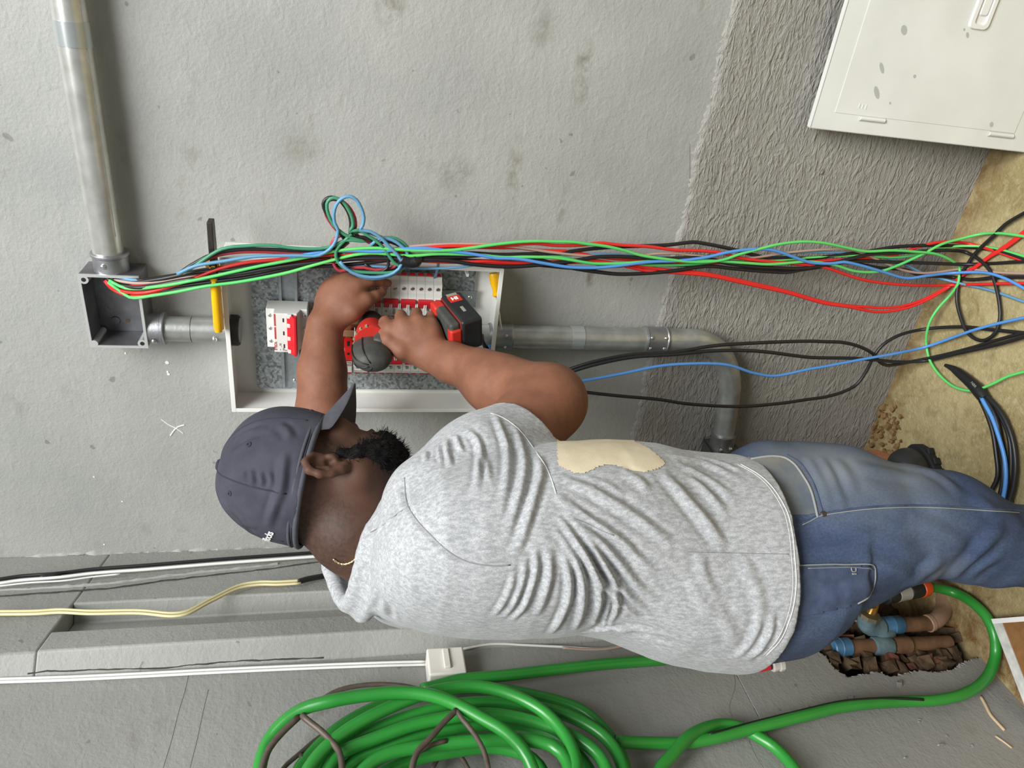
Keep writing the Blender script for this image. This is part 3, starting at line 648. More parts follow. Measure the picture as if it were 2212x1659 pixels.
# copper busbars in the middle
bb = thing('busbar', 'copper busbar assembly running up the middle between the breaker columns', 'busbar', (-0.6925, 1.462, 1.16))
obj('bar', MB().box((-0.7005, 1.4440, 1.165), (-0.6845, 1.4480, 1.452)), M_COPPER, bb, smooth=False, bevel=0.0008)
obj('bar', MB().box((-0.7005, 1.4540, 1.165), (-0.6845, 1.4580, 1.452)), M_COPPER, bb, smooth=False, bevel=0.0008)
obj('comb_tooth', MB().box((-0.7190, 1.4320, 1.4000), (-0.6900, 1.4350, 1.4105)), M_COPPER, bb, smooth=False, bevel=0.0006)
obj('cross_bar', MB().box((-0.7125, 1.4260, 1.3890), (-0.6985, 1.4300, 1.4300)), mat('pale_copper_strap', (204,160,124), 0.45, 0.45), bb, smooth=False, bevel=0.0008)
obj('cross_bar', MB().box((-0.6850, 1.4300, 1.3850), (-0.6700, 1.4340, 1.4150)), MATS['pale_copper_strap'], bb, smooth=False, bevel=0.0008)

# yellow-handled tool lying across the top of the panel
ht = thing('crimping_tool', 'hand tool with yellow grip and dark flat steel arm lying on the panel top', 'hand tool', (-0.56, 1.40, PZ1))
zt0 = PZ1+0.001
def flat(pts, z0, z1): return MB().prism([(x, y, z0) for x, y in pts], (0, 0, z1-z0))
obj('steel_arm', flat([(-0.462,1.372),(-0.462,1.398),(-0.51,1.400),(-0.572,1.397),(-0.572,1.375),(-0.51,1.368)], zt0, zt0+0.010), M_IRON, ht, smooth=False, bevel=0.0015)
gp = spline([V(-0.545,1.386,zt0+0.007),V(-0.60,1.386,zt0+0.0075),V(-0.65,1.385,zt0+0.0075),V(-0.686,1.384,zt0+0.0075)], 0.006)
obj('yellow_grip', MB().tube(gp, np.interp(np.arange(len(gp)), [0,1,2,len(gp)-3,len(gp)-1], [0.0082,0.0082,0.0078,0.0088,0.0070]), 14), M_YEL, ht)
gp2 = gp+V(0, 0.012, -0.001); obj('yellow_grip', MB().tube(gp2, 0.0075, 14), M_YEL, ht)
obj('grip_stop', MB().box((-0.549,1.372,zt0), (-0.541,1.402,zt0+0.019)), M_YEL, ht, smooth=False, bevel=0.002)
obj('rivet', MB().cyl((-0.545,1.3722,zt0+0.010), (-0.545,1.3712,zt0+0.010), 0.0022, seg=10), M_DARK, ht)

# yellow screwdriver standing in the bottom of the panel
sd = thing('screwdriver', 'yellow-handled screwdriver lying in the lower right corner of the panel', 'screwdriver', (-0.60, 1.42, PZ0+0.004))
pa, pb, pc = V(-0.549, 1.427, 1.1145), V(-0.612, 1.416, 1.1085), V(-0.676, 1.398, 1.0995)
pb2 = Wy(1073, 641, 1.418); pa2 = Wy(1066, 590, 1.428); pc2 = Wy(1083, 712, 1.4)
obj('handle', MB().lathe(pa2, pb2, [(0,0.0095),(0.08,0.0105),(0.45,0.0095),(0.62,0.0070),(0.82,0.0066),(0.86,0.0085),(0.94,0.0085),(1,0.005)], 16), M_YEL, sd)
obj('shaft', MB().cyl(pb2, pc2, 0.0020, seg=10), M_STEEL, sd)
# ------------------------------------------------------------------ wires
def wy(px):   # how far out from the wall the hanging bundle runs
    return float(np.interp(px, [225,262,300,450,900,1150,1400,1700,1950,2250], [1.440,1.432,1.408,1.383,1.372,1.384,1.405,1.42,1.425,1.425]))
def wp(px, py, off=0.0):
    p = Wy(px, py, wy(px)-off)
    if p[2] < 0.012+off*0.4: p = Fl(px, py, 0.005+max(off, 0)*0.5)
    return p
def wire(pts, col, r, label, off=0.0, group=None, name='wire', fn=wp, parent=None, seg=8, early=None):
    P = spline([fn(px, py, off if not early else float(np.interp(px, [230,520,640], [early,early,off]))) for px, py in pts], 0.010)
    o = obj(name, MB().tube(P, r*0.88, seg), INS[col], label=None if parent else label, cat=None if parent else 'wire', group=group, angle=180, parent=parent); return o
BR = 0.0046
K1 = [(232,596),(250,606),(272,611),(345,603),(421,588),(510,581),(586,569),(690,555),(768,552),(860,555),(960,556),(1060,551),(1130,554),(1200,570),(1241,580),(1295,588),(1336,592),(1403,590),(1471,583),(1500,578),(1534,575),(1581,580),(1663,587),(1703,588),(1730,583),(1771,577),(1820,567),(1864,564),(1928,566),(1991,568),(2096,571),(2240,563)]
K2 = [(228,598),(252,614),(300,621),(330,618),(400,605),(510,592),(600,577),(700,565),(800,558),(900,561),(968,563),(1022,571),(1090,576),(1144,574),(1200,568),(1241,563),(1281,556),(1322,554),(1376,556),(1417,559),(1500,557),(1534,560),(1568,568),(1622,576),(1676,579),(1731,580),(1771,574),(1800,568),(1840,558),(1880,549),(1928,547),(1970,544),(2012,542),(2054,541),(2086,545),(2117,562),(2139,585),(2149,610),(2158,650),(2160,688),(2149,720),(2127,735),(2109,733),(2088,716),(2074,682),(2067,650),(2068,623),(2076,593),(2088,574),(2105,549),(2128,526),(2149,507),(2170,486),(2240,445)]
K3 = [(226,602),(255,622),(300,628),(340,624),(440,611),(540,598),(640,578),(720,574),(800,567),(860,559),(930,553),(1000,547),(1022,547),(1076,550),(1131,549),(1171,548),(1200,548),(1241,542),(1281,537),(1336,533),(1403,531),(1444,529),(1485,524),(1500,523),(1527,527),(1581,538),(1622,549),(1660,557),(1703,557),(1744,558),(1800,553),(1833,548),(1875,543),(1928,534),(1970,531),(2033,530),(2096,534),(2160,543),(2240,570)]
K5 = [(236,592),(262,600),(300,606),(360,598),(450,582),(560,571),(690,560),(800,554),(900,558),(1000,562),(1100,566),(1180,574),(1260,580),(1340,574),(1420,572),(1530,575),(1640,584),(1740,579),(1800,566),(1858,571),(1896,578),(1938,581),(1960,584),(1987,595),(2030,597),(2060,599),(2096,604),(2160,599),(2240,599)]
for pts, off, nm in ((K1, 0.006, 'black wire hanging in the bundle and running straight on across the floor'), (K2, 0.010, 'black wire of the bundle that makes a large loop on the floor'), (K3, 0.0, 'black wire riding along the upper-right edge of the hanging bundle near the floor'), (K5, -0.004, 'black wire in the heart of the hanging bundle, dipping towards the red one')):
    wire(pts, 'black', BR, nm, off)
R2 = [(226,606),(240,622),(262,634),(295,640),(340,631),(358,616),(421,603),(497,594),(560,581),(636,569),(683,565),(737,561),(798,558),(852,557),(930,562),(1009,566),(1056,564),(1110,568),(1180,566),(1260,562),(1309,566),(1356,576),(1403,586),(1458,589),(1500,592),(1541,597),(1595,609),(1649,621),(1703,633),(1780,655),(1833,663),(1864,669),(1896,674),(1938,670),(1980,658),(2023,637),(2054,617),(2075,598),(2109,577),(2139,555),(2170,537),(2240,484)]
R3 = [(230,600),(262,612),(295,616),(358,606),(421,598),(497,592),(560,577),(636,566),(683,563),(760,560),(860,561),(960,566),(1060,567),(1160,572),(1260,566),(1350,572),(1440,583),(1520,590),(1600,606),(1700,629),(1780,652),(1833,660),(1870,663),(1910,665),(1945,662),(1985,651),(2025,632),(2056,613),(2078,594),(2112,572),(2142,550),(2172,531),(2240,478)]
R5 = [(228,604),(246,622),(300,633),(350,624),(430,597),(472,581),(535,567),(600,561),(690,552),(760,549),(840,545),(900,538),(960,532),(1050,532),(1117,528),(1158,526),(1200,530),(1261,529),(1295,525),(1336,529),(1403,533),(1458,540),(1500,541),(1558,546),(1588,555),(1622,561),(1663,565),(1717,570),(1771,575),(1800,583),(1822,591),(1864,604),(1907,611),(1970,616),(2054,616),(2117,614),(2240,611)]
R4 = [(232,608),(252,618),(300,622),(380,607),(480,588),(600,571),(700,560),(800,551),(880,541),(941,534),(981,533),(1022,534),(1076,535),(1117,535),(1158,540),(1200,542),(1227,543),(1300,556),(1400,563),(1500,567),(1600,567),(1700,567),(1780,563),(1833,560),(1880,557),(1928,552),(1970,538),(2012,526),(2054,522),(2096,527),(2139,539),(2172,550),(2240,574)]
wire(R2, 'red', 0.0039, 'lower of the two red wires that sag deepest below the bundle', 0.004); wire(R3, 'red', 0.0039, 'upper of the two red wires that sag deepest below the bundle', 0.002)
wire(R5, 'red', 0.0039, 'red wire that leaves the bundle and runs level across the floor', 0.008); wire(R4, 'red', 0.0039, 'red wire arching over the top of the bundle where it meets the floor', -0.001)
G1 = [(234,610),(262,630),(280,642),(300,643),(320,640),(383,630),(446,618),(510,610),(573,599),(625,588),(680,572),(730,559),(764,551),(798,547),(829,548),(860,551),(890,553),(934,549),(981,549),(1036,551),(1090,556),(1137,555),(1200,557),(1254,565),(1281,569),(1336,569),(1417,564),(1471,563),(1500,563),(1534,563),(1609,568),(1663,571),(1717,567),(1744,565),(1801,572),(1843,585),(1875,588),(1907,585),(1938,574),(1970,560),(2001,545),(2033,528),(2075,516),(2117,506),(2160,504),(2240,515)]
G2 = [(236,606),(270,622),(340,619),(440,601),(560,575),(660,556),(720,543),(774,537),(814,536),(860,539),(921,541),(968,541),(1015,536),(1063,529),(1117,523),(1158,521),(1200,522),(1241,523),(1268,527),(1309,532),(1349,541),(1383,551),(1440,560),(1500,566),(1560,562),(1595,550),(1644,537),(1676,529),(1717,523),(1744,522),(1780,525),(1833,536),(1869,543),(1928,541),(1980,544),(2023,549),(2054,562),(2073,578),(2072,598),(2069,614),(2054,636),(2029,663),(2012,688),(2003,714),(2001,745),(2008,777),(2026,806),(2060,835),(2100,844),(2140,831),(2180,812),(2240,797)]
G3 = [(236,598),(280,612),(400,598),(520,578),(640,560),(760,546),(880,548),(1000,550),(1100,553),(1200,554),(1300,572),(1420,573),(1500,571),(1580,561),(1660,563),(1750,557),(1850,552),(1930,556),(1970,552),(2020,541),(2054,533),(2117,532),(2160,539),(2240,562)]
wire(G1, 'green', 0.0036, 'green wire lowest at the box, arching highest where the bundle meets the floor', 0.013); wire(G2, 'green', 0.0036, 'green wire curling down and round on the bare floor beyond the bundle', 0.016)
wire(G3, 'green', 0.0034, 'green wire buried in the bundle, just below the highest arching green one', 0.001, early=-0.008)
B1 = [(230,602),(250,618),(290,634),(340,626),(440,609),(540,583),(611,565),(660,550),(691,545),(752,541),(814,543),(875,538),(921,537),(960,541),(995,545),(1040,552),(1069,557),(1117,559),(1171,568),(1220,576),(1247,578),(1295,578),(1336,574),(1390,567),(1417,565),(1471,563),(1530,555),(1568,546),(1608,540),(1649,538),(1676,542),(1717,556),(1751,567),(1800,569),(1822,566),(1854,572),(1907,587),(1959,601),(2001,596),(2054,590),(2107,588),(2139,591),(2181,606),(2240,640)]
B3 = [(232,594),(300,606),(400,592),(520,577),(640,563),(760,556),(900,553),(1010,549),(1100,549),(1200,551),(1300,549),(1420,556),(1560,563),(1649,556),(1690,549),(1731,545),(1780,545),(1843,547),(1896,553),(1949,568),(1991,589),(2033,602),(2086,615),(2139,627),(2240,662)]
wire(B1, 'blue', 0.0039, 'bright blue wire weaving over the front of the bundle down to the floor', 0.015, early=-0.007); wire(B3, 'lblue', 0.0034, 'pale blue wire leaving the bundle towards the lower side of the floor', -0.003)
W1 = [(234,602),(300,612),(420,596),(540,580),(660,560),(780,548),(860,536),(930,529),(1000,527),(1060,528),(1130,536),(1200,546),(1300,555),(1370,555),(1410,549),(1460,547),(1500,552),(1580,560),(1640,555),(1700,546),(1780,539),(1833,539),(1864,547),(1907,566),(1949,583),(1991,590),(2033,587),(2075,581),(2128,585),(2160,589),(2240,591)]
wire(W1, 'brown', 0.0033, 'pale brownish wire winding through the bundle beside the bright blue one', 0.003)
# dark sleeve of tape that gathers the bundle in front of the panel
tp = spline([wp(px, py, 0.012) for px, py in ((858,556),(872,562),(886,566),(900,564),(912,558))], 0.004)
obj('tape_wrap', MB().tube(tp, np.interp(np.arange(len(tp)), [0,2,len(tp)-3,len(tp)-1], [0.004,0.0115,0.0125,0.004]), 12), INS['tape'], label='lump of black tape gathering the wire bundle in front of the panel', cat='tape')

# coil of spare wires looped behind the bundle
def cy_(px, py, off=0.0): return Wy(px, py, 1.376-off)
def lp(pts, col, label, off, r=0.0037, g='coiled spare wires at the panel'): return wire(pts, col, r, label, off, None, fn=cy_)
def coil(cx, cy, a, b_, ang, t0, t1, n=16):
    ca, sa = math.cos(math.radians(ang)), math.sin(math.radians(ang))
    return [(cx+a*math.cos(t)*ca-b_*math.sin(t)*sa, cy+a*math.cos(t)*sa+b_*math.sin(t)*ca) for t in np.radians(np.linspace(t0, t1, n))]
lead = lambda dy: [(388,590+dy*0.3),(406,577+dy*0.6),(421,568+dy),(459,549+dy),(510,539+dy),(573,538+dy),(636,541+dy),(690,541+dy),(724,534+dy)]
lp(lead(0)+[(745,521),(735,505),(716,480),(703,458),(698,441),(704,430),(716,426),(730,430),(745,446),(755,466),(758,484),(757,497),(757,506),(765,512),(785,512),(806,524),(820,540),(838,560),(836,580),(800,592),(764,590),(742,577),(730,562),(735,540),(752,520),(775,510)], 'black', 'black wire of the spare coil with a small loop standing above the panel', 0.012)
lp(lead(6)+[(752,524),(741,512),(719,488),(705,466),(702,446),(712,432),(726,431),(744,438),(757,452),(766,470),(768,488),(766,498),(768,505),(790,520),(818,534),(850,556),(857,572),(842,580),(810,583),(786,578),(760,580),(735,585),(724,576),(717,556),(716,530),(724,515),(738,508)], 'maroon', 'dull red wire of the spare coil looping above and below the bundle', 0.006)
lp([(383,592),(412,580),(430,568)]+[(480,538),(535,531),(586,530),(636,536),(691,537),(721,531),(746,519)]+[(790,522),(768,517),(743,506),(721,486),(709,462),(706,441),(714,429),(727,428),(741,436),(753,453),(761,472),(762,490),(755,500),(775,497),(793,508),(814,521),(832,540),(850,566),(868,580),(848,588),(806,589),(765,586),(742,578),(728,562),(726,542),(740,524),(760,506)], 'dgreen', 'teal green wire of the spare coil with a tall loop above the panel', 0.018)
lp([(760,560),(742,545),(737,528),(750,512),(775,500),(800,503),(828,514),(846,513),(864,520),(878,532),(884,548),(876,572),(850,592),(812,598),(778,594),(752,580)], 'dgreen', 'teal green turn of the spare coil bulging out lowest right', 0.008)
lp([(383,592),(421,575),(484,564),(548,554),(636,552),(690,551),(720,530),(730,497),(723,482),(721,462),(727,441),(740,428),(755,424),(770,432),(780,449),(786,470),(783,488),(778,496),(800,500),(824,515),(842,534),(860,552),(868,570),(850,590),(812,599),(774,594),(748,580),(734,565)], 'lblue', 'steel blue wire whose round loop stands highest above the panel', 0.022)
lp([(800,530),(822,515),(846,518),(866,530),(880,546),(874,575),(842,596),(806,602),(776,596),(756,586)], 'lblue', 'steel blue turn of the spare coil hanging lowest, over the fingers', 0.014)
lp([(790,548),(830,522),(858,528),(872,541),(869,566),(840,583),(802,580),(788,570)], 'black', 'short black turn in the middle of the spare coil', 0.004)
lp([(745,575),(798,575),(860,578),(941,580),(981,578),(1022,573),(1040,570)], 'lblue', 'thin pale blue wire crossing level under the bundle in front of the panel', 0.001, 0.0030)
def drop(px, py, off=0.0): return Wy(px, py, float(np.interp(py, [560,602], [1.385,1.446])))
wire([(948,560),(946,575),(943,590),(940,598)], 'lblue', 0.0033, 'short blue wire plugged into the end breaker of the right-hand column', fn=drop)
tipa, tipb = drop(940,598), drop(938,604); obj('copper_tip', MB().cyl(tipa, tipb, 0.0022, seg=8), M_COPPER, bpy.data.objects['wire.'+sorted(o.name for o in bpy.data.objects if o.name.startswith('wire.'))[-1].split('.')[1]])
# heavy black cables and the blue one that drop from the panel behind the elbow
def w2(px, py, off=0.0):
    p = Wy(px, py, float(np.interp(px, [1040,1100,1250,1500,1800,2000], [1.44,1.415,1.385,1.385,1.41,1.42]))-off)
    if p[2] < 0.014: p = Fl(px, py, 0.007+max(off, 0)*0.5)
    return p
C1 = [(1046,735),(1052,756),(1080,792),(1140,815),(1203,806),(1276,783),(1364,766),(1453,761),(1541,747),(1629,741),(1750,737),(1780,738),(1822,740),(1860,750),(1888,766),(1899,781),(1915,789),(1938,787),(1970,781),(2033,768),(2096,752),(2160,733),(2240,712)]
C2 = [(1040,722),(1047,748),(1074,792),(1140,822),(1203,812),(1276,790),(1364,772),(1453,766),(1541,758),(1629,758),(1750,772),(1780,773),(1843,774),(1896,778),(1949,782),(2001,779),(2075,762),(2160,743),(2240,720)]
C3 = [(1050,728),(1062,765),(1100,805),(1170,832),(1256,846),(1335,855),(1423,863),(1482,872),(1600,878),(1688,871),(1750,862),(1780,858),(1825,845),(1852,829),(1875,795),(1886,772),(1894,760),(1907,745),(1938,726),(1991,712),(2075,706),(2139,712),(2240,722)]
BL = [(1056,745),(1090,800),(1160,830),(1238,825),(1335,809),(1423,791),(1482,786),(1570,788),(1629,806),(1673,812),(1750,797),(1780,792),(1848,779),(1881,773),(1938,763),(1997,750),(2117,709),(2240,680)]
wire(C1, 'black', 0.0048, 'black cable from the panel that bends sharply above the skirting before the floor', 0.004, name='cable', fn=w2); wire(C2, 'black', 0.0048, 'black cable from the panel running nearly straight down to the floor', 0.010, name='cable', fn=w2)
wire(C3, 'black', 0.0046, 'black cable from the panel bowing lowest across the rough wall', 0.0, name='cable', fn=w2); wire(BL, 'blue', 0.0040, 'blue wire dropping beside the black cables and crossing the floor', 0.016, fn=w2)
# taped bundle of heavy cables lying on the floor
fb = thing('cable_bundle', 'taped bundle of black cables and one blue wire lying on the floor', 'cable bundle', Fl(2120, 850))
def onf(pts, h): return spline([Fl(px, py, h) for px, py in pts], 0.012)
t_ = onf([(2042,789),(2060,797),(2080,812),(2100,829),(2118,848),(2128,862)], 0.012)
obj('tape_wrap', MB().tube(t_, np.interp(np.linspace(0,1,len(t_)), [0,0.12,0.3,0.5,0.8,1], [0.004,0.006,0.0105,0.0125,0.0150,0.0135]), 12), INS['tape'], fb)
for pts, h, col, r in (([(2112,846),(2135,872),(2152,905),(2162,950),(2172,1000),(2176,1040),(2168,1090),(2150,1150)], 0.014, 'black', 0.0056), ([(2118,846),(2142,866),(2168,900),(2186,945),(2194,1000),(2190,1050),(2180,1085),(2165,1150)], 0.012, 'black', 0.0056),
                       ([(2112,852),(2128,885),(2144,930),(2152,980),(2155,1030),(2140,1062),(2120,1100)], 0.007, 'black', 0.0050), ([(2116,850),(2136,880),(2153,925),(2164,975),(2167,1025),(2160,1070),(2140,1120)], 0.0065, 'black', 0.0050),
                       ([(2119,858),(2128,874),(2143,902),(2158,945),(2170,990),(2173,1030),(2169,1066),(2158,1110)], 0.021, 'blue', 0.0044), ([(2120,846),(2150,880),(2176,930),(2184,980),(2182,1040),(2172,1090)], 0.0065, 'black', 0.0052)):
    P = onf(pts, h); obj('cable', MB().tube(P, r, 9), INS[col], fb, angle=180)
text('lettering', 'NBR', 0.009, Fl(2103, 831, 0.0262), Fl(2118,848)-Fl(2088,814), Fl(2110,826)-Fl(2096,838), M_GREYB, fb)
# wires inside the conduit fitting
def fit(px, py, off=0.0): return Wy(px, py, CY-0.012)
wire([(1553,948),(1554,962),(1557,975),(1560,995),(1556,1020)], 'blue', 0.0036, 'blue wire inside the open conduit fitting below the elbow', fn=fit)
for i, q in enumerate((((1545,950),(1543,970),(1536,995)), ((1566,950),(1568,975),(1572,1000)))): wire(list(q), 'black', 0.0036, 'black wire inside the open conduit fitting, '+('left of' if i == 0 else 'right of')+' the blue one', fn=fit)

# flat cables clipped to the pier and the side wall
def pc(px, py, off=0.0): return Pier(px, py, 0.007+off)
def lw(px, py, off=0.0): return Wx(px, py, LEFT+0.007+off)
PW = [(-30,1263),(0,1260),(41,1254),(130,1247),(196,1239),(316,1230),(475,1217),(600,1208),(700,1201),(760,1197),(830,1192)]
wire(PW, 'white', 0.0042, 'white cable clipped down the pier beside the black one', 0.004, name='cable', fn=pc)
wire([(x, y-9) for x, y in PW], 'black', 0.0046, 'black cable clipped down the pier beside the white one', 0.0, name='cable', fn=pc)
wire([(-30,1270),(0,1266),(60,1259),(140,1254),(200,1246),(260,1240)], 'white', 0.0022, 'thin white flex that joins the taped splice high on the pier', 0.005, name='cable', fn=pc)
P = spline([pc(px, py, 0.005) for px, py in ((86,1247),(100,1245),(120,1242),(131,1239))], 0.004); obj('tape_splice', MB().tube(P, np.interp(np.linspace(0,1,len(P)), [0,0.15,0.85,1], [0.005,0.0072,0.0072,0.005]), 10), INS['tape'], label='black tape splice round the cables high on the pier', cat='tape')
CRm = [(-30,1321),(0,1321),(79,1320),(127,1317),(190,1320),(301,1319),(373,1325),(402,1321),(459,1292),(522,1263),(560,1257),(600,1257),(650,1254)]
fl = wire(CRm, 'cream', 0.0038, 'cream twin flex wandering down the recess of the pier to a black splice', 0.004, name='cable', fn=pc)
wire([(x, y+6) for x, y in CRm], 'cream', 0.0034, None, 0.004, name='second_core', fn=pc, parent=fl)
P = spline([pc(px, py, 0.006) for px, py in ((645,1256),(668,1250),(695,1245),(720,1239),(760,1232),(800,1226))], 0.005)
obj('tape_splice', MB().tube(P, np.interp(np.linspace(0,1,len(P)), [0,0.1,0.4,0.55,1], [0.0062,0.0066,0.0066,0.0042,0.0040]), 10), INS['tape'], label='black taped splice at the end of the cream flex behind the collar', cat='tape')
WW = [(-30,1468),(0,1467),(150,1462),(300,1455),(450,1447),(600,1440),(750,1434),(840,1431),(922,1429)]
c_ = wire(WW, 'white', 0.0032, 'white twin cable running down the side wall into the top of the switch', name='cable', fn=lw); wire([(x, y+6.5) for x, y in WW], 'white', 0.0032, None, name='second_core', fn=lw, parent=c_)
wire([(1000,1402),(1055,1392),(1090,1391),(1124,1393),(1210,1397),(1300,1402),(1345,1396),(1400,1392)], 'white', 0.0030, 'white cable leaving the bottom of the switch behind the man', name='cable', fn=lw)
wire([(1215,1399),(1260,1403),(1310,1402),(1350,1395),(1390,1391)], 'brown', 0.0028, 'pale pinkish cable lying beside the white one below the switch', 0.004, name='cable', fn=lw)
# ------------------------------------------------------------------ hose, reel bracket, switch, tap, door, board
M_HOSE = mat('green_hose_rubber', (52,150,58), 0.34, var=(40,128,48), vscale=6, bump=0.03, bscale=300, coat=0.15)
M_HSTRIPE = mat('dark_hose_stripe', (22,34,24), 0.4)
M_WIRE = mat('brown_painted_rod', (104,92,82), 0.5, 0.2, var=(84,74,66), vscale=60, bump=0.05, bscale=200)
RH = 0.0112
def hw(px, py, off):
    p = Wx(px, py, LEFT+off)
    return Fl(px, py, RH+0.002) if p[2] < RH+0.002 else p
hose = thing('garden_hose', 'green garden hose coiled on the wall bracket and running to the tap', 'hose', Wx(1000, 1600, LEFT))
def strand(pts, off, r=RH, close=True, nm='hose_coil', stripe=None):
    offs = np.interp(np.linspace(0,1,len(pts)), np.linspace(0,1,len(off)) if not np.isscalar(off) else [0,1], off if not np.isscalar(off) else [off,off])
    P = [hw(px, py, o) for (px, py), o in zip(pts, offs)]
    if close:   # the lower half of each turn, below the frame, mirrors the upper one about the chord
        A_, B_ = P[0], P[-1]; mid = (A_+B_)/2; low = []
        for q in P[1:-1]: low.append(2*mid-q)
        P = P+low
        S_ = spline(P, 0.012, closed=True); o = obj(nm, MB().tube(S_, r, 12, closed=True), M_HOSE, hose, angle=180)
    else:
        S_ = spline(P, 0.012); o = obj(nm, MB().tube(S_, r, 12), M_HOSE, hose, angle=180)
    if stripe is not None:
        a0, a1 = stripe; n = len(S_); k0, k1 = int(a0*n), max(int(a1*n), int(a0*n)+3)
        Q = S_[k0:k1]; view = np.array([nrm(CC-q) for q in Q]); T = np.gradient(Q, axis=0); T /= np.linalg.norm(T, axis=1)[:,None]
        side = np.cross(T, (1,0,0)); side /= np.linalg.norm(side, axis=1)[:,None]+1e-9
        a = np.linspace(-1.2, 1.9, len(Q))[:,None]
        Q = Q+(side*np.cos(a)*-1+np.array([1.0,0,0])*np.sin(np.abs(a)+0.35))/np.linalg.norm(side*np.cos(a)*-1+np.array([1.0,0,0])*np.sin(np.abs(a)+0.35), axis=1)[:,None]*(r-0.0012)
        obj('stripe', MB().tube(Q, 0.0032, 6), M_HSTRIPE, o, angle=180)
    return o
strand([(660,1675),(690,1630),(746,1580),(849,1525),(952,1490),(1038,1484),(1107,1501),(1176,1539),(1220,1587),(1241,1632),(1246,1675)], 0.105)
strand([(684,1675),(720,1626),(780,1587),(884,1546),(987,1522),(1060,1517),(1124,1522),(1227,1546),(1300,1587),(1335,1632),(1350,1690)], 0.072)
strand([(700,1690),(732,1632),(815,1594),(918,1560),(1055,1543),(1158,1560),(1244,1594),(1296,1635),(1318,1690)], 0.090)
strand([(720,1700),(770,1640),(849,1611),(952,1580),(1055,1565),(1150,1572),(1225,1610),(1270,1660),(1280,1700)], 0.066)
strand([(760,1700),(800,1650),(849,1625),(952,1608),(1090,1598),(1193,1611),(1225,1645),(1232,1700)], 0.100)
strand([(640,1675),(672,1628),(735,1570),(830,1520),(935,1492),(1040,1486),(1140,1500),(1251,1532),(1303,1574),(1337,1620),(1352,1675)], 0.040)
strand([(780,1720),(830,1670),(900,1640),(985,1622),(1075,1615),(1150,1640),(1180,1690)], 0.050)
strand([(556,1700),(561,1659),(568,1630),(581,1598),(609,1563),(653,1532),(712,1515),(780,1503),(866,1496),(935,1503),(987,1522),(1038,1550),(1090,1580),(1128,1618),(1150,1660),(1158,1700)], [0.075,0.085,0.125,0.130,0.120,0.085], nm='hose_coil')
strand([(911,1489),(950,1479),(987,1469),(1090,1459),(1193,1447),(1300,1435),(1370,1430),(1440,1424),(1560,1404),(1640,1385),(1700,1360)], [0.045,0.04,0.03,0.022,0.02], close=False, nm='hose_run')
run_ = [(1330,1602),(1370,1604),(1406,1605),(1475,1605),(1544,1594),(1612,1577),(1681,1560),(1750,1543),(1818,1527),(1887,1519),(1960,1515),(2016,1513),(2067,1504),(2111,1484),(2138,1454),(2151,1413),(2148,1370),(2131,1332),(2101,1302),(2067,1282),(2033,1272),(2004,1268)]
strand(run_, [0.05,0.03,0.025,0.02,0.02,0.03,0.05,0.075,0.095], close=False, nm='hose_run', stripe=(0.16,0.60))
strand([(1415,1690),(1427,1659),(1454,1629),(1485,1594),(1520,1574),(1561,1565),(1600,1571),(1635,1590),(1674,1615),(1715,1659),(1735,1690)], [0.045,0.045,0.04,0.018,0.016,0.02,0.03], close=False, nm='hose_loop')

hr = thing('hose_bracket', 'brown bent-rod wall bracket holding the coiled green hose', 'bracket', Wx(800, 1600, LEFT))
def rod(pts, off, r=0.0046):
    offs = off if not np.isscalar(off) else [off]*len(pts)
    obj('rod', MB().tube(spline([hw(px, py, o) for (px, py), o in zip(pts, offs)], 0.01), r, 10), M_WIRE, hr, angle=180)
rod([(640,1552),(660,1532),(688,1515),(732,1491),(798,1479),(866,1481),(901,1488),(960,1505)], 0.03)
rod([(560,1700),(566,1659),(583,1615),(610,1582),(645,1549)], [0.11,0.11,0.11,0.112,0.112], 0.0055)
rod([(651,1545),(672,1562),(695,1580),(729,1618),(737,1640),(739,1690)], [0.114,0.113,0.112,0.112,0.112,0.112], 0.0052)
rod([(735,1576),(710,1583),(688,1594),(646,1629),(612,1660),(600,1690)], 0.045, 0.0040)
rod([(648,1630),(655,1638),(662,1647)], 0.046, 0.0042)
rod([(985,1534),(975,1545),(963,1556),(930,1594),(901,1625),(890,1660),(886,1690)], 0.128, 0.0052)
rod([(985,1534),(1000,1555),(1021,1580),(1045,1622),(1055,1660),(1060,1690)], 0.128, 0.0044)
rod([(902,1628),(915,1618),(935,1608),(965,1600)], 0.110, 0.0042)
rod([(978,1612),(995,1634),(1012,1662),(1020,1690)], 0.03, 0.0042); rod([(930,1668),(945,1640),(965,1618)], 0.03, 0.0042)

# surface switch
sw = thing('light_switch', 'white surface-mounted rocker switch on the side wall above the hose', 'switch', Wx(965, 1470, LEFT))
sx = LEFT+0.048; A_, B_ = Wx(921, 1400, sx), Wx(1009, 1452, sx)
y0, y1, z0, z1 = B_[1], A_[1], B_[2], A_[2]
obj('switch_box', MB().box((LEFT, y0, z0), (sx, y1, z1)), mat('ivory_plastic', (232,228,220), 0.4), sw, bevel=0.004, seg=3)
ra, rb = Wx(955, 1403, sx), Wx(974, 1444, sx)
obj('rocker', MB().prism([(sx, ra[1], ra[2]),(sx+0.004, ra[1], ra[2]),(sx+0.006, rb[1], ra[2]),(sx, rb[1], ra[2])], (0, 0, rb[2]-ra[2])), MATS['ivory_plastic'], sw, bevel=0.0015, seg=2)
obj('cover_joint', MB().box((LEFT+0.011, y0-0.0004, z0+0.002), (LEFT+0.0125, y0+0.0002, z1-0.002)), M_GREYB, sw, smooth=False)

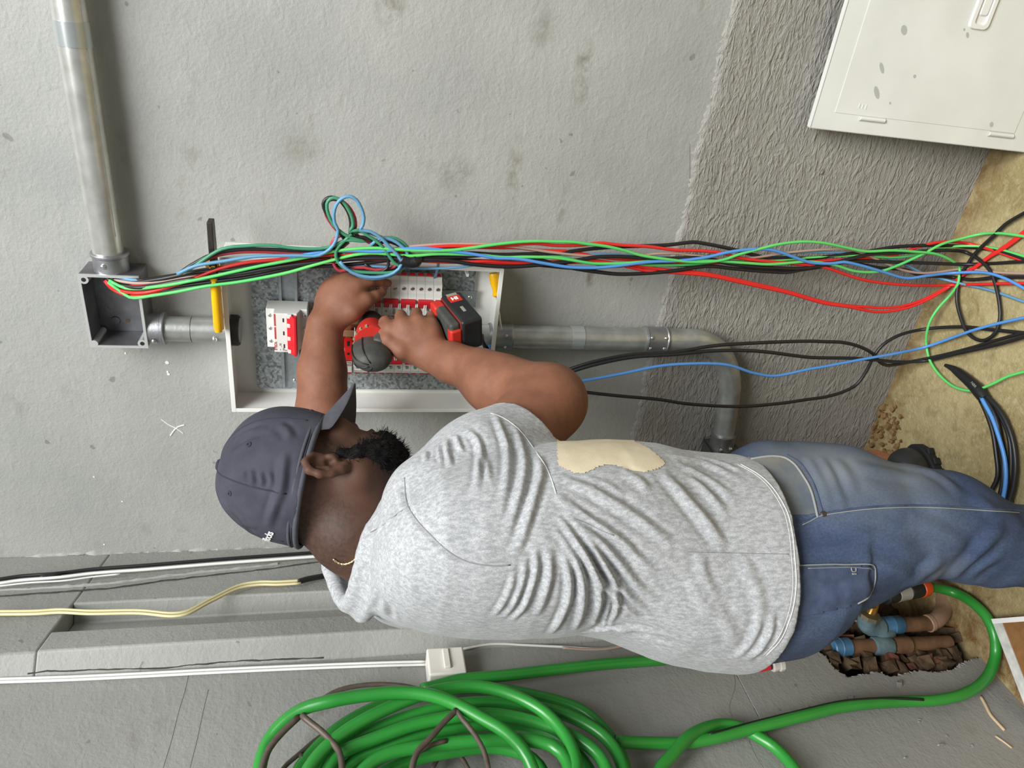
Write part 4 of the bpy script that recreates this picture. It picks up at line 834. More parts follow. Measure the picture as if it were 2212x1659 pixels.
# water pipes in the broken hole and the brass tap
M_PVC = mat('brown_pvc', (126,92,66), 0.6, var=(92,66,46), vscale=30, bump=0.2, bscale=120)
M_PVCL = mat('pale_brown_pvc', (176,146,122), 0.4, var=(140,108,84), vscale=24, bump=0.1, bscale=120)
M_BLU = mat('blue_pvc_fitting', (74,124,164), 0.45, var=(60,100,130), vscale=40)
M_TEAL = mat('grey_blue_fitting', (112,138,146), 0.5, var=(84,104,112), vscale=40, bump=0.1, bscale=200)
M_BRASS = mat('brass', (176,138,72), 0.3, 0.9, var=(140,106,54), vscale=50)
def wp_(px, py, o): return Wx(px, py, LEFT+o)
wpz = thing('water_pipes', 'brown water pipes with blue fittings exposed in the broken hole of the side wall', 'water pipe', Fl(1990, 1400))
lo = -0.006; up = 0.006
obj('end_cap', MB().lathe(wp_(1796,1400,lo), wp_(1834,1397,lo), [(0,0.018),(0.05,0.0205),(0.40,0.0205),(0.42,0.0215),(0.50,0.0215),(0.52,0.0205),(0.95,0.0205),(1,0.018)], 24), M_BLU, wpz)
obj('lower_pipe', MB().cyl(wp_(1830,1398,lo), wp_(2050,1388,lo-0.004), 0.0165, seg=20), M_PVC, wpz)
obj('lower_sleeve', MB().cyl(wp_(1928,1395,lo), wp_(1962,1393,lo), 0.0192, seg=20), M_PVC, wpz)
obj('tee', MB().lathe(wp_(1885,1396,lo), wp_(1924,1395,lo), [(0,0.0195),(0.06,0.021),(0.94,0.021),(1,0.0195)], 24), M_TEAL, wpz)
obj('tee_branch', MB().lathe(wp_(1898,1388,lo), wp_(1920,1362,up), [(0,0.019),(0.9,0.0195),(1,0.017)], 22), M_TEAL, wpz)
obj('coupling', MB().lathe(wp_(1904,1353,up+0.008), wp_(1946,1349,up+0.008), [(0,0.019),(0.06,0.0208),(0.45,0.0208),(0.5,0.0218),(0.55,0.0208),(0.94,0.0208),(1,0.019)], 24), M_BLU, wpz)
obj('upper_pipe', MB().cyl(wp_(1940,1350,up+0.008), wp_(2012,1346,up+0.008), 0.0172, seg=20), M_PVC, wpz)
obj('elbow_pipe', MB().tube(spline([wp_(2003,1347,up+0.008), wp_(2024,1338,up+0.012), wp_(2038,1316,0.02), wp_(2041,1290,0.03), wp_(2034,1265,0.04), wp_(2018,1250,0.05), wp_(1996,1244,0.06)], 0.006), 0.0188, 20), M_PVCL, wpz, angle=180)
obj('collar', MB().lathe(wp_(2004,1347,up+0.008), wp_(2010,1345,up+0.009), [(0,0.0178),(0,0.0205),(1,0.0205),(1,0.0178)], 22), M_PVCL, wpz)
obj('elbow', MB().tube(spline([wp_(1904,1354,up+0.008), wp_(1885,1355,up+0.010), wp_(1874,1347,up+0.022), wp_(1875,1334,up+0.04), wp_(1878,1326,up+0.05)], 0.004), 0.0215, 22), M_TEAL, wpz, angle=180)
obj('threaded_ring', MB().lathe(wp_(1877,1334,up+0.046), wp_(1880,1326,up+0.056), [(0,0.0195),(0,0.0232),(1,0.0232),(1,0.019)], 8), mat('nickel_ring', (170,160,140), 0.4, 0.8), wpz)
wpz2 = thing('garden_tap', 'brass garden tap with small steel handle above the broken hole', 'tap', wp_(1882, 1318, 0.06))
tb = [wp_(1879,1328,0.054), wp_(1886,1312,0.07), wp_(1891,1298,0.082)]
obj('tap_body', MB().tube(spline(tb, 0.004), np.interp(np.arange(len(spline(tb,0.004))), [0, len(spline(tb,0.004))-1], [0.0125,0.0105]), 16), M_BRASS, wpz2, angle=180)
obj('spout', MB().tube(spline([wp_(1888,1305,0.076), wp_(1894,1292,0.086), wp_(1904,1287,0.09), wp_(1916,1287,0.092)], 0.004), 0.0105, 16), M_BRASS, wpz2, angle=180)
obj('bonnet', MB().lathe(wp_(1888,1306,0.078), wp_(1862,1304,0.080), [(0,0.010),(0.3,0.010),(0.35,0.0075),(0.9,0.0075),(1,0.006)], 12), M_BRASS, wpz2)
obj('stem', MB().cyl(wp_(1864,1304,0.08), wp_(1842,1302,0.082), 0.0036, seg=10), M_STEEL, wpz2)
obj('handle', MB().lathe(wp_(1842,1296,0.084), wp_(1836,1317,0.080), [(0,0.0035),(0.15,0.006),(0.5,0.0035),(0.75,0.006),(1,0.005)], 12), M_STEEL, wpz2)
hc = thing('hose_connector', 'black, grey and orange hose connector clicked onto the brass tap', 'hose connector', wp_(1955, 1280, 0.092))
ca, cb = wp_(1905,1291,0.093), wp_(2005,1268,0.095)
cd = cb-ca
obj('tap_nut', MB().lathe(ca+cd*0.06, ca+cd*0.30, [(0,0.0150),(0.05,0.0175),(0.95,0.0175),(1,0.0165)], 22), M_BLACK, hc)
obj('grey_sleeve', MB().lathe(ca+cd*0.28, ca+cd*0.55, [(0,0.0165),(0.05,0.0182),(0.5,0.0178),(0.95,0.0185),(1,0.017)], 22), mat('silver_plastic', (182,182,178), 0.35, 0.3), hc)
obj('black_sleeve', MB().lathe(ca+cd*0.54, ca+cd*0.82, [(0,0.016),(0.08,0.0186),(0.9,0.0192),(1,0.018)], 22), M_BLACK, hc)
obj('orange_collar', MB().lathe(ca+cd*0.81, ca+cd*0.99, [(0,0.018),(0.06,0.0200),(0.8,0.0195),(1,0.0165)], 22), mat('orange_plastic', (238,86,28), 0.4), hc)
st = spline([wp_(1799,1331,0.004), wp_(1830,1338,0.006), wp_(1868,1344,0.008)], 0.01); obj('twig', MB().tube(st, 0.0022, 6), mat('dry_straw', (168,140,92), 0.8), label='thin straw-coloured rod sticking out of the hole towards the blue elbow', cat='rod', angle=180)

# panel door leaning against the wall
door = thing('panel_door', 'white steel panel door with latch leaning against the rough grey wall', 'panel door', (0.05, 1.39, 0.0))
dA = Wy(1750, 277, 1.446); du = V(1,0,0); dv = nrm(V(0,-0.060,-dA[2])); dn = np.cross(du, dv); dn = dn if dn[1] < 0 else -dn
DL = dA[2]/abs(dv[2])-0.001
def dpt(u, v, h=0.0): return dA+du*u+dv*v+dn*h
def dray(px, py, h=0.0):
    r = ray(px, py); q = CC+r*(np.dot(dA+dn*h-CC, dn)/np.dot(r, dn)); return np.dot(q-dA, du), np.dot(q-dA, dv)
def slab(u0, u1, v0, v1, h0, h1):
    P = [dpt(u, v, h) for h in (h0, h1) for (u, v) in ((u0,v0),(u1,v0),(u1,v1),(u0,v1))]
    return MB().add(P, [(0,1,2,3),(7,6,5,4),(0,4,5,1),(1,5,6,2),(2,6,7,3),(3,7,4,0)])
DW = 0.52
obj('door_sheet', slab(0, DW, 0, DL, -0.0015, 0.0), M_DOOR, door, smooth=False)
for a in ((0, DW, 0, 0.0015), (0, 0.0015, 0, DL), (DW-0.0015, DW, 0, DL), (0, DW, DL-0.0015, DL)): obj('folded_edge', slab(*a, -0.017, 0.0), M_DOOR, door, smooth=False)
u0, v0 = dray(1803, 243); u0 = max(u0, 0.02)
obj('raised_field', slab(u0, DW-u0, v0, DL-v0, 0.0, 0.0011), M_DOOR, door, smooth=False, bevel=0.0009, seg=2)
M_SHD = mat('door_groove', (190,188,186), 0.5)
for (ax_, ay_), (bx_, by_) in (((1858,254),(1910,262)), ((2136,288),(2187,295))):
    ua, va = dray(ax_, ay_); ub, vb = dray(bx_, by_)
    obj('hinge_bar', MB().tube([dpt(ua, va, 0.0005), dpt(ua, vb, 0.0005)] if False else [dpt((ua+ub)/2, va, 0.0012), dpt((ua+ub)/2, vb, 0.0012)], 0.0042, 10), M_DOOR, door)
    obj('hinge_slot', slab((ua+ub)/2-0.0055, (ua+ub)/2+0.0055, va-0.001, vb+0.001, 0.0, 0.0013), M_SHD, door, smooth=False)
for k in range(3):
    ua, va = dray(1855+k*7, 228+k*1.5); obj('embossed_mark', slab(ua-0.004, ua+0.004, va, va+0.002, 0.001, 0.0019), M_DOOR, door, smooth=False)
uc, vc = dray(2132, 3); lu, lv = 0.046, 0.017
def rrect(u, v, a, b_, r, h): return [dpt(u+sx_*(a-r)+r*math.cos(t), v+sy_*(b_-r)+r*math.sin(t), h) for sx_, sy_, t0 in ((1,1,0),(-1,1,90),(-1,-1,180),(1,-1,270)) for t in np.radians(np.linspace(t0, t0+90, 5))]
lt = obj('latch', MB().rings([rrect(uc, vc, lu+0.004, lv+0.004, 0.010, 0.001), rrect(uc, vc, lu+0.002, lv+0.002, 0.010, 0.006), rrect(uc, vc, lu-0.005, lv-0.005, 0.007, 0.006), rrect(uc, vc, lu-0.007, lv-0.007, 0.006, 0.0015)][::1]), mat('latch_plastic', (226,225,220), 0.35), door, angle=40)
obj('latch_paddle', MB().rings([rrect(uc+0.004, vc+0.001, lu-0.016, lv-0.0085, 0.005, 0.0016), rrect(uc+0.004, vc+0.001, lu-0.019, lv-0.0100, 0.004, 0.0050)]), MATS['latch_plastic'], lt, angle=40)
M_SMUDGE = mat('grey_smudge', (176,177,172), 0.6)
for i, (px, py, a, b_) in enumerate(((1905,147,.012,.004),(1894,200,.014,.005),(1953,65,.010,.006),(2142,269,.006,.004),(1976,165,.004,.003),(1923,223,.003,.002),(2083,64,.003,.002),(2090,76,.006,.003))):
    ua, va = dray(px, py, 0.0012); n_ = 10; an = 0.6
    obj('smudge', MB().prism([dpt(ua+a*math.cos(t)*math.cos(an)+b_*math.sin(t)*math.sin(an), va-a*math.cos(t)*math.sin(an)+b_*math.sin(t)*math.cos(an), 0.0010) for t in np.linspace(0, 2*math.pi, n_, endpoint=False)], dn*0.00025), M_SMUDGE, door, smooth=False)

# brown board with a white edging, lying at the side wall
M_BOARD = mat('brown_hardboard', (140,100,58), 0.65, var=(124,86,48), vscale=70)
bd = thing('board', 'brown board with white edge strips lying on the floor at the side wall', 'board', Fl(2190, 1420))
h_ = 0.022; b0, b1, b3 = Fl(2142,1337,h_), Fl(2330,1322,h_), Fl(2222,1545,h_)
e1, e3 = nrm(b1-b0), nrm(b3-b0); b1, b3 = b0+e1*0.42, b0+e3*0.36
def bq(s0, s1, t0, t1, z0, z1): return MB().prism([b0+e1*s+e3*t+V(0,0,z0-h_) for s, t in ((s0,t0),(s1,t0),(s1,t1),(s0,t1))], (0,0,z1-z0))
obj('panel', bq(0.002,0.42,0.002,0.36,0.002,h_-0.001), M_BOARD, bd, smooth=False)
M_EDGEW = mat('white_edging', (214,214,208), 0.5, var=(176,176,172), vscale=40)
obj('edge_strip', bq(0,0.42,0,0.010,0.0,h_+0.0015), mat('white_edging_clean', (232,230,226), 0.5), bd, smooth=False); obj('edge_strip', bq(0,0.024,0,0.36,0.0,h_+0.001), M_EDGEW, bd, smooth=False)
for k in range(2): obj('red_mark', bq(0.098+k*0.02, 0.110+k*0.02, 0.002, 0.008, h_+0.0015, h_+0.0019), M_RED, bd, smooth=False)
# pebbles of plaster stuck to the side wall, pits
rs = np.random.RandomState(4)
for i, (px, py, r) in enumerate(((1943,1481,.011),(1839,1511,.008),(2020,1503,.003),(1984,1553,.004),(2030,1610,.007),(1985,1560,.003),(2100,1612,.004),(2046,1590,.003),(1955,1638,.004))):
    v_, f_ = lump(Wx(px, py, LEFT+0.0005), (r*0.3, r, r*0.8), i+300); obj('plaster_blob', None, M_LEFT, wall_l, verts=v_, faces=f_, angle=60)
for pts, r in ((([(2118,1504),(2128,1522),(2140,1545),(2155,1562),(2170,1578)]), 0.0034), ([(2150,1590),(2165,1600),(2186,1616)], 0.0022)):
    obj('paint_drip', MB().tube(spline([Wx(px, py, LEFT+0.0004) for px, py in pts], 0.006), r, 6), mat('cream_paint_drip', (196,172,140), 0.6) if r > 0.003 else MATS['cream_paint_drip'], wall_l, angle=180)
def hair(pts, r, onto, m, fn):
    obj('crack', MB().tube(spline([fn(px, py) for px, py in pts], 0.008), r*0.7, 4), m, onto, angle=180)
M_SCR = mat('scratch', (120,119,115), 0.8)
for pts in ([(408,1452),(400,1490),(385,1540),(370,1600),(352,1659)], [(450,1490),(440,1530),(425,1600),(410,1659)], [(1585,1455),(1588,1480),(1580,1510),(1575,1530),(1582,1548)], [(1618,1600),(1630,1630),(1648,1659)]):
    hair(pts, 0.0008, wall_l, M_SCR, lambda px, py: Wx(px, py, LEFT+0.0001))
for pts in ([(1490,310),(1489,400),(1480,480)],):
    hair(pts, 0.0008, wall_r, M_SCR, lambda px, py: Wy(px, py, WALL-0.0001))
# ------------------------------------------------------------------ sculpting: distance fields and surface nets
class Field:
    def __init__(s, lo, hi, h):
        s.lo = np.asarray(lo, float); s.h = h; s.n = np.ceil((np.asarray(hi)-s.lo)/h).astype(int)+1
        s.a = np.full(s.n, 0.05, np.float32)
    def block(s, lo, hi):
        i0 = np.clip(np.floor((np.asarray(lo)-s.lo)/s.h).astype(int), 0, s.n); i1 = np.clip(np.ceil((np.asarray(hi)-s.lo)/s.h).astype(int)+1, 0, s.n)
        if np.any(i1 <= i0): return None, None
        sl = tuple(slice(a, b) for a, b in zip(i0, i1))
        g = [s.lo[k]+s.h*np.arange(i0[k], i1[k]) for k in range(3)]
        return sl, np.stack(np.meshgrid(*g, indexing='ij'), -1).astype(np.float32)
    def add(s, fn, lo, hi, k=0.0, op='union', m=0.03):
        sl, P = s.block(np.asarray(lo)-m-k, np.asarray(hi)+m+k)
        if sl is None: return s
        d = fn(P).astype(np.float32); a = s.a[sl]
        if op == 'union':
            if k > 0: hh = np.maximum(k-np.abs(a-d), 0)/k; r = np.minimum(a, d)-hh*hh*k*0.25
            else: r = np.minimum(a, d)
        else:
            d = -d
            if k > 0: hh = np.maximum(k-np.abs(a-d), 0)/k; r = np.maximum(a, d)+hh*hh*k*0.25
            else: r = np.maximum(a, d)
        s.a[sl] = np.minimum(r, 0.05) if op == 'union' else r
        return s
    def cap(s, a, b, ra, rb, k=0.0, op='union'):
        a, b = np.asarray(a, float), np.asarray(b, float); ba = b-a; L2 = ba@ba+1e-12
        def fn(P):
            t = np.clip((P-a)@ba/L2, 0, 1); q = P-a-t[...,None]*ba
            return np.sqrt((q*q).sum(-1))-(ra+(rb-ra)*t)
        r = max(ra, rb); return s.add(fn, np.minimum(a,b)-r, np.maximum(a,b)+r, k, op)
    def chain(s, pts, rs, k=0.0, k0=None, op='union'):
        for i in range(len(pts)-1): s.cap(pts[i], pts[i+1], rs[i], rs[i+1], (k0 if (i == 0 and k0 is not None) else k), op)
        return s
    def ell(s, c, ax, r, k=0.0, op='union', n=2.0):
        c = np.asarray(c, float); A = np.array([nrm(v) for v in ax]); r = np.asarray(r, float)
        def fn(P):
            q = np.abs((P-c)@A.T)/r
            return ((q**n).sum(-1)**(1/n)-1)*r.min()*1.0
        e = np.sqrt(((A*r[:,None])**2).sum(0)); return s.add(fn, c-e, c+e, k, op)
    def plane(s, p, n, lo=None, hi=None, k=0.0):      # keeps the side the normal points away from
        p, n = np.asarray(p, float), nrm(n)
        return s.add(lambda P: (-(P-p)@n), s.lo if lo is None else lo, s.lo+s.n*s.h if hi is None else hi, k, 'sub', m=0.0)
    def mesh(s):
        a = s.a; ins = a < 0
        nx, ny, nz = np.array(ins.shape)-1
        cnt = np.zeros((nx, ny, nz), np.int8)
        for i in (0,1):
            for j in (0,1):
                for k in (0,1): cnt += ins[i:nx+i, j:ny+j, k:nz+k]
        act = (cnt > 0) & (cnt < 8); I = np.argwhere(act); idx = np.full(act.shape, -1, np.int32); idx[act] = np.arange(len(I))
        cor = [(i,j,k) for i in (0,1) for j in (0,1) for k in (0,1)]
        val = {c: a[I[:,0]+c[0], I[:,1]+c[1], I[:,2]+c[2]] for c in cor}
        acc = np.zeros((len(I), 3)); num = np.zeros(len(I))
        for c in cor:
            for ax in range(3):
                if c[ax] == 0:
                    e = list(c); e[ax] = 1; v0, v1 = val[c], val[tuple(e)]; cr = (v0 < 0) != (v1 < 0)
                    t = np.where(cr, v0/(v0-v1+1e-12*(v0 == v1)), 0); p = np.tile(np.array(c, float), (len(I), 1)); p[:,ax] = t
                    acc[cr] += p[cr]; num[cr] += 1
        V_ = s.lo+(I+acc/num[:,None])*s.h
        F = []
        for ax in range(3):
            b_, c_ = (ax+1)%3, (ax+2)%3
            sl0 = [slice(None)]*3; sl1 = [slice(None)]*3; sl0[ax] = slice(0,-1); sl1[ax] = slice(1,None)
            A0, A1 = ins[tuple(sl0)], ins[tuple(sl1)]; E_ = np.argwhere(A0 != A1)
            ok = (E_[:,b_] > 0) & (E_[:,c_] > 0) & (E_[:,b_] < ins.shape[b_]-1) & (E_[:,c_] < ins.shape[c_]-1); E_ = E_[ok]
            fl = A0[tuple(E_.T)]
            def q(db, dc): X_ = E_.copy(); X_[:,b_] += db; X_[:,c_] += dc; return idx[tuple(X_.T)]
            Q = np.stack([q(-1,-1), q(0,-1), q(0,0), q(-1,0)], 1); Q[~fl] = Q[~fl][:,::-1]; F.append(Q)
        F = np.concatenate(F); F = F[(F >= 0).all(1)]
        return V_, F
def relax(V_, F, it=2, lam=0.5):
    E_ = np.concatenate([F[:,[0,1]], F[:,[1,2]], F[:,[2,3]], F[:,[3,0]]])
    n = len(V_); deg = np.bincount(E_.ravel(), minlength=n).astype(float)[:,None]
    for k in range(it):
        for l in (lam, -lam*1.04):
            S_ = np.zeros_like(V_)
            for c in range(3): S_[:,c] = np.bincount(E_[:,0], V_[E_[:,1],c], n)+np.bincount(E_[:,1], V_[E_[:,0],c], n)
            V_ = V_+l*(S_/np.maximum(deg,1)-V_)
    return V_
def normals(V_, F):
    n = np.cross(V_[F[:,2]]-V_[F[:,0]], V_[F[:,3]]-V_[F[:,1]]); N_ = np.zeros_like(V_)
    for k in range(4):
        for c in range(3): N_[:,c] += np.bincount(F[:,k], n[:,c], len(V_))
    return N_/(np.linalg.norm(N_, axis=1)[:,None]+1e-12)
def bigobj(name, V_, F, m, parent, attr=None):
    base = wloc(parent) if parent is not None else np.zeros(3)
    me = bpy.data.meshes.new(name); me.vertices.add(len(V_)); me.vertices.foreach_set('co', (V_-base).astype(np.float32).ravel())
    me.loops.add(F.size); me.loops.foreach_set('vertex_index', F.astype(np.int32).ravel())
    me.polygons.add(len(F)); me.polygons.foreach_set('loop_start', np.arange(0, F.size, 4, dtype=np.int32))
    me.update(calc_edges=True); me.validate(); me.materials.append(m)
    if attr is not None:
        for an, av in attr.items():
            at = me.attributes.new(an, 'FLOAT', 'POINT'); at.data.foreach_set('value', av.astype(np.float32))
    me.polygons.foreach_set('use_smooth', np.ones(len(F), bool))
    return link(name, me, parent, (0,0,0))
def bvh(V_, F): return BVHTree.FromPolygons(V_.tolist(), F.tolist())
def cast(tree, px, py):
    d = ray(px, py); h = tree.ray_cast(Vector(CC), Vector(nrm(d)))
    return (np.array(h[0]), np.array(h[1])) if h[0] is not None else (None, None)
def on_surface(tree, pts, off=0.0, step=8):
    """a drawn line laid on the cloth: pixel polyline -> points of the surface"""
    P = spline(np.array([(x, y, 0) for x, y in pts], float), step)[:,:2]; out = []
    for x, y in P:
        q, n = cast(tree, x, y)
        if q is not None and (not out or np.linalg.norm(q-out[-1]) < 0.06): out.append(q+n*off)
    return np.array(out)
def crease(V_, N_, line, wdt, amp, valley=0.45):
    if len(line) < 2: return np.zeros(len(V_))
    lo, hi = line.min(0)-3*wdt, line.max(0)+3*wdt
    sel = np.where(np.all((V_ > lo) & (V_ < hi), axis=1))[0]; P = V_[sel]; best = np.full(len(sel), 9.0); tt = np.zeros(len(sel))
    L_ = np.r_[0, np.cumsum(np.linalg.norm(np.diff(line, axis=0), axis=1))]
    for i in range(len(line)-1):
        a, b_ = line[i], line[i+1]; ba = b_-a; l2 = ba@ba+1e-12
        t = np.clip((P-a)@ba/l2, 0, 1); d = np.linalg.norm(P-a-t[:,None]*ba, axis=1); u = d < best
        best[u] = d[u]; tt[u] = (L_[i]+t[u]*(L_[i+1]-L_[i]))/L_[-1]
    prof = np.exp(-(best/wdt)**2)-valley*np.exp(-((best-1.7*wdt)/(0.75*wdt))**2)
    out = np.zeros(len(V_)); out[sel] = amp*prof*np.clip(np.minimum(tt*4, (1-tt)*3.2), 0, 1)**0.7
    return out

# ------------------------------------------------------------------ the man
AH, FH, UP = V(math.cos(math.radians(30)), math.sin(math.radians(30)), 0), V(-math.sin(math.radians(30)), math.cos(math.radians(30)), 0), V(0,0,1)
TW = math.radians(22); tf = math.cos(TW)*AH+math.sin(TW)*FH; tl = math.cos(TW)*FH-math.sin(TW)*AH     # his front and his left
ST = [(798,1135,1325,1.100,.110),(812,1112,1342,1.095,.140),(830,1085,1356,1.09,.165),(870,1045,1371,1.085,.185),(930,1005,1382,1.085,.198),(1000,985,1387,1.09,.200),(1100,968,1387,1.10,.196),(1180,958,1380,1.11,.190),(1240,955,1371,1.12,.186),
      (1300,953,1380,1.13,.185),(1350,955,1398,1.14,.185),(1400,960,1418,1.15,.186),(1450,972,1431,1.16,.187),(1500,978,1440,1.165,.188),(1560,983,1445,1.17,.188),(1620,990,1445,1.18,.188),(1680,998,1436,1.185,.186),(1740,1010,1398,1.19,.178),(1800,1030,1345,1.19,.165)]
tz, tcx, tcy, ta, tb = [], [], [], [], []
for x, yf, yb, dc, b_ in ST:
    c = D(x, (yf+yb)/2, dc); hwid = (yb-yf)/2*dc/FPX
    tz.append(c[2]); tcx.append(c[0]); tcy.append(c[1]); tb.append(b_)
    ta.append(math.sqrt(max(hwid**2-(b_*math.sin(TW))**2, 0.0009))/math.cos(TW))
o_ = np.argsort(tz); TZ, TX, TY, TA, TB = (np.array(v_)[o_] for v_ in (tz, tcx, tcy, ta, tb))
def torso(off):
    def fn(P):
        z = P[...,2]; cx, cy, a, b_ = (np.interp(z, TZ, q) for q in (TX, TY, TA, TB))
        u = (P[...,0]-cx)*tf[0]+(P[...,1]-cy)*tf[1]; v_ = (P[...,0]-cx)*tl[0]+(P[...,1]-cy)*tl[1]
        r = ((np.abs(u)/a)**2.25+(np.abs(v_)/b_)**2.25)**(1/2.25)
        d = (r-1)*np.minimum(a, b_)*0.92-off
        return np.maximum(d, z-TZ[-1]-off)
    return fn
tc = lambda x: np.array([np.interp(x, [s[0] for s in ST], [D(s[0], (s[1]+s[2])/2, s[3])[k] for s in ST]) for k in range(3)])
# joints
S_R, SL_R, E_R, W_R = D(960,1105,1.05), D(1124,966,1.170), D(1184,868,1.25), D(938,769,1.415)
S_L = tc(905)+tl*0.165; E_L, W_L = D(700,985,1.40), D(700,703,1.45)
# head frame
P15, Y18 = math.radians(6), math.radians(33)
hf0 = math.cos(Y18)*CM[0]+math.sin(Y18)*CM[2]
hf = nrm(math.cos(P15)*hf0+math.sin(P15)*CM[1]); hu = nrm(-math.cos(P15)*CM[1]+math.sin(P15)*hf0); hr = nrm(np.cross(hf, hu))
RO = math.radians(9); hu, hr = hu*math.cos(RO)+hr*math.sin(RO), hr*math.cos(RO)-hu*math.sin(RO)   # head leans to his right
HC = D(695, 1036, 1.125)
def hp_(f, u, r): return HC+hf*f+hu*u+hr*r
HA = (hf, hu, hr)

lo = np.min([E_R, W_R, E_L, W_L, tc(1650), S_L], axis=0)-0.28; hi = np.max([E_R, W_R, E_L, W_L, HC, S_L], axis=0)+0.22
lo[2] = 0.70; hi[2] = 1.68; hi[1] = 1.47
sk = Field(lo, hi, 0.0028)
bl = lambda a, b_: None
sk.add(torso(-0.014), (lo[0],lo[1],0.70), (hi[0],hi[1],TZ[-3]), 0.0)
# arms
sk.chain([S_R, D(1080,985,1.14), E_R], [.068,.066,.061], 0.010)
sk.chain([E_R, D(1125,846,1.29), D(1040,808,1.355), D(975,783,1.395), W_R], [.0585,.0535,.0455,.0385,.0340], 0.010, 0.03)
sk.ell(D(1080,838,1.325), (CM[0],CM[1],CM[2]), (.050,.060,.048), 0.03)
sk.chain([S_L, E_L], [.064,.056], 0.03); sk.chain([E_L, D(697,890,1.425), D(696,800,1.44), W_L], [.052,.050,.0460,.0340], 0.010, 0.03)
# neck
sk.chain([D(722,1092,1.135), D(765,1138,1.12), D(812,1184,1.125)], [.066,.066,.054], 0.02)
sk.chain([D(800,1175,1.135), tc(930)+tl*(-0.07)], [.034,.034], 0.02); sk.chain([D(800,1175,1.12), tc(915)+tl*(0.10)], [.045,.050], 0.04)
# head
sk.ell(hp_(-0.004,0.042,0), HA, (.096,.098,.076), 0.02); sk.ell(hp_(0.022,-0.035,0), HA, (.066,.078,.060), 0.03)
sk.cap(hp_(0.040,-0.080,0.018), hp_(0.040,-0.080,-0.018), .025, .025, 0.03)                         # chin
for s_ in (1,-1):
    sk.cap(hp_(-0.005,-0.058,0.056*s_), hp_(0.034,-0.080,0.026*s_), .020, .020, 0.03)                # jaw
    sk.ell(hp_(0.062,-0.012,0.042*s_), HA, (.022,.020,.022), 0.02)                                   # cheekbone
    sk.ell(hp_(0.082,0.034,0.033*s_), HA, (.012,.008,.022), 0.012)                                   # brow
    sk.ell(hp_(0.092,0.012,0.033*s_), HA, (.014,.011,.016), 0.006, 'sub'); sk.ell(hp_(0.077,0.012,0.033*s_), HA, (.013,.012,.013), 0.003)
    sk.ell(hp_(0.088,-0.028,0.010*s_), HA, (.009,.008,.008), 0.008)                                  # nostril wing
sk.cap(hp_(0.088,0.016,0), hp_(0.094,-0.022,0), .007, .010, 0.012)                                   # nose
sk.ell(hp_(0.086,-0.058,0), HA, (.008,.006,.022), 0.006); sk.ell(hp_(0.083,-0.070,0), HA, (.008,.007,.019), 0.006)   # lips
sk.ell(hp_(0.100,-0.064,0), HA, (.010,.0012,.020), 0.002, 'sub')
# ears: rim, lobe, hollow
for s_ in (1,-1):
    ec = lambda f, u, r: hp_(f-0.008, u*0.86-0.014, r*s_)
    sk.ell(ec(-0.004,0.002,0.077), (hf*0.96+hr*s_*(-0.28), hu, hr*s_*0.96+hf*0.28), (.019,.026,.009), 0.006)
    rim = [ec(0.010,0.014,0.080), ec(0.005,0.027,0.086), ec(-0.009,0.032,0.091), ec(-0.022,0.022,0.095), ec(-0.025,0.004,0.094), ec(-0.019,-0.014,0.089), ec(-0.008,-0.026,0.083), ec(0.002,-0.030,0.078)]
    sk.chain(rim, [.0040,.0050,.0055,.0058,.0056,.0052,.0062,.0062], 0.004)
    sk.ell(ec(-0.006,0.006,0.091), HA, (.0125,.0155,.0085), 0.004, 'sub'); sk.ell(ec(0.001,-0.004,0.088), HA, (.0080,.0080,.013), 0.004, 'sub')
    sk.cap(ec(-0.010,-0.006,0.086), ec(-0.013,0.012,0.086), .0030, .0035, 0.004); sk.ell(ec(0.011,-0.004,0.079), HA, (.0045,.0080,.0055), 0.004)

# right hand, closed round the pistol grip of the drill
def hand(wrist, pm, mcp, fingers, thumb, k=0.010):
    for i, (m_, r_) in enumerate(mcp): sk.chain([wrist+(m_-wrist)*0.08, wrist+(m_-wrist)*0.6, m_], [.0185,.0165,r_], 0.016)
    for a, b_ in zip(mcp[:-1], mcp[1:]): sk.cap(a[0]*0.82+wrist*0.18, b_[0]*0.82+wrist*0.18, .0145, .0145, 0.012)
    for (m_, r_), f in zip(mcp, fingers): sk.chain([m_]+[q for q, _ in f], [r_*0.98]+[q for _, q in f], 0.004, 0.006)
    sk.chain([q for q, _ in thumb], [q for _, q in thumb], 0.006, 0.014)
GD = 1.440
mR = [(D(842,711,1.408), .0122), (D(870,699,1.405), .0126), (D(902,693,1.408), .0120), (D(932,699,1.413), .0108)]
fR = [[(D(833,694,1.432), .0105), (D(834,698,1.462), .0092), (D(843,712,1.474), .0082)],
      [(D(866,682,1.432), .0108), (D(868,688,1.464), .0096), (D(872,712,1.476), .0086)],
      [(D(900,677,1.434), .0104), (D(902,684,1.466), .0094), (D(904,708,1.477), .0084)],
      [(D(931,683,1.436), .0094), (D(932,690,1.464), .0084), (D(933,710,1.474), .0076)]]
tR = [(D(915,766,1.412), .017), (D(868,757,1.400), .0165), (D(838,734,1.402), .0135), (D(826,712,1.418), .0115), (D(828,698,1.436), .0095)]
hand(W_R, None, mR, fR, tR)
sk.ell(D(890,740,1.418), (nrm(D(842,711,1.408)-W_R), nrm(np.cross(CM[2], D(842,711,1.408)-W_R)), CM[2]), (.046,.038,.018), 0.014)
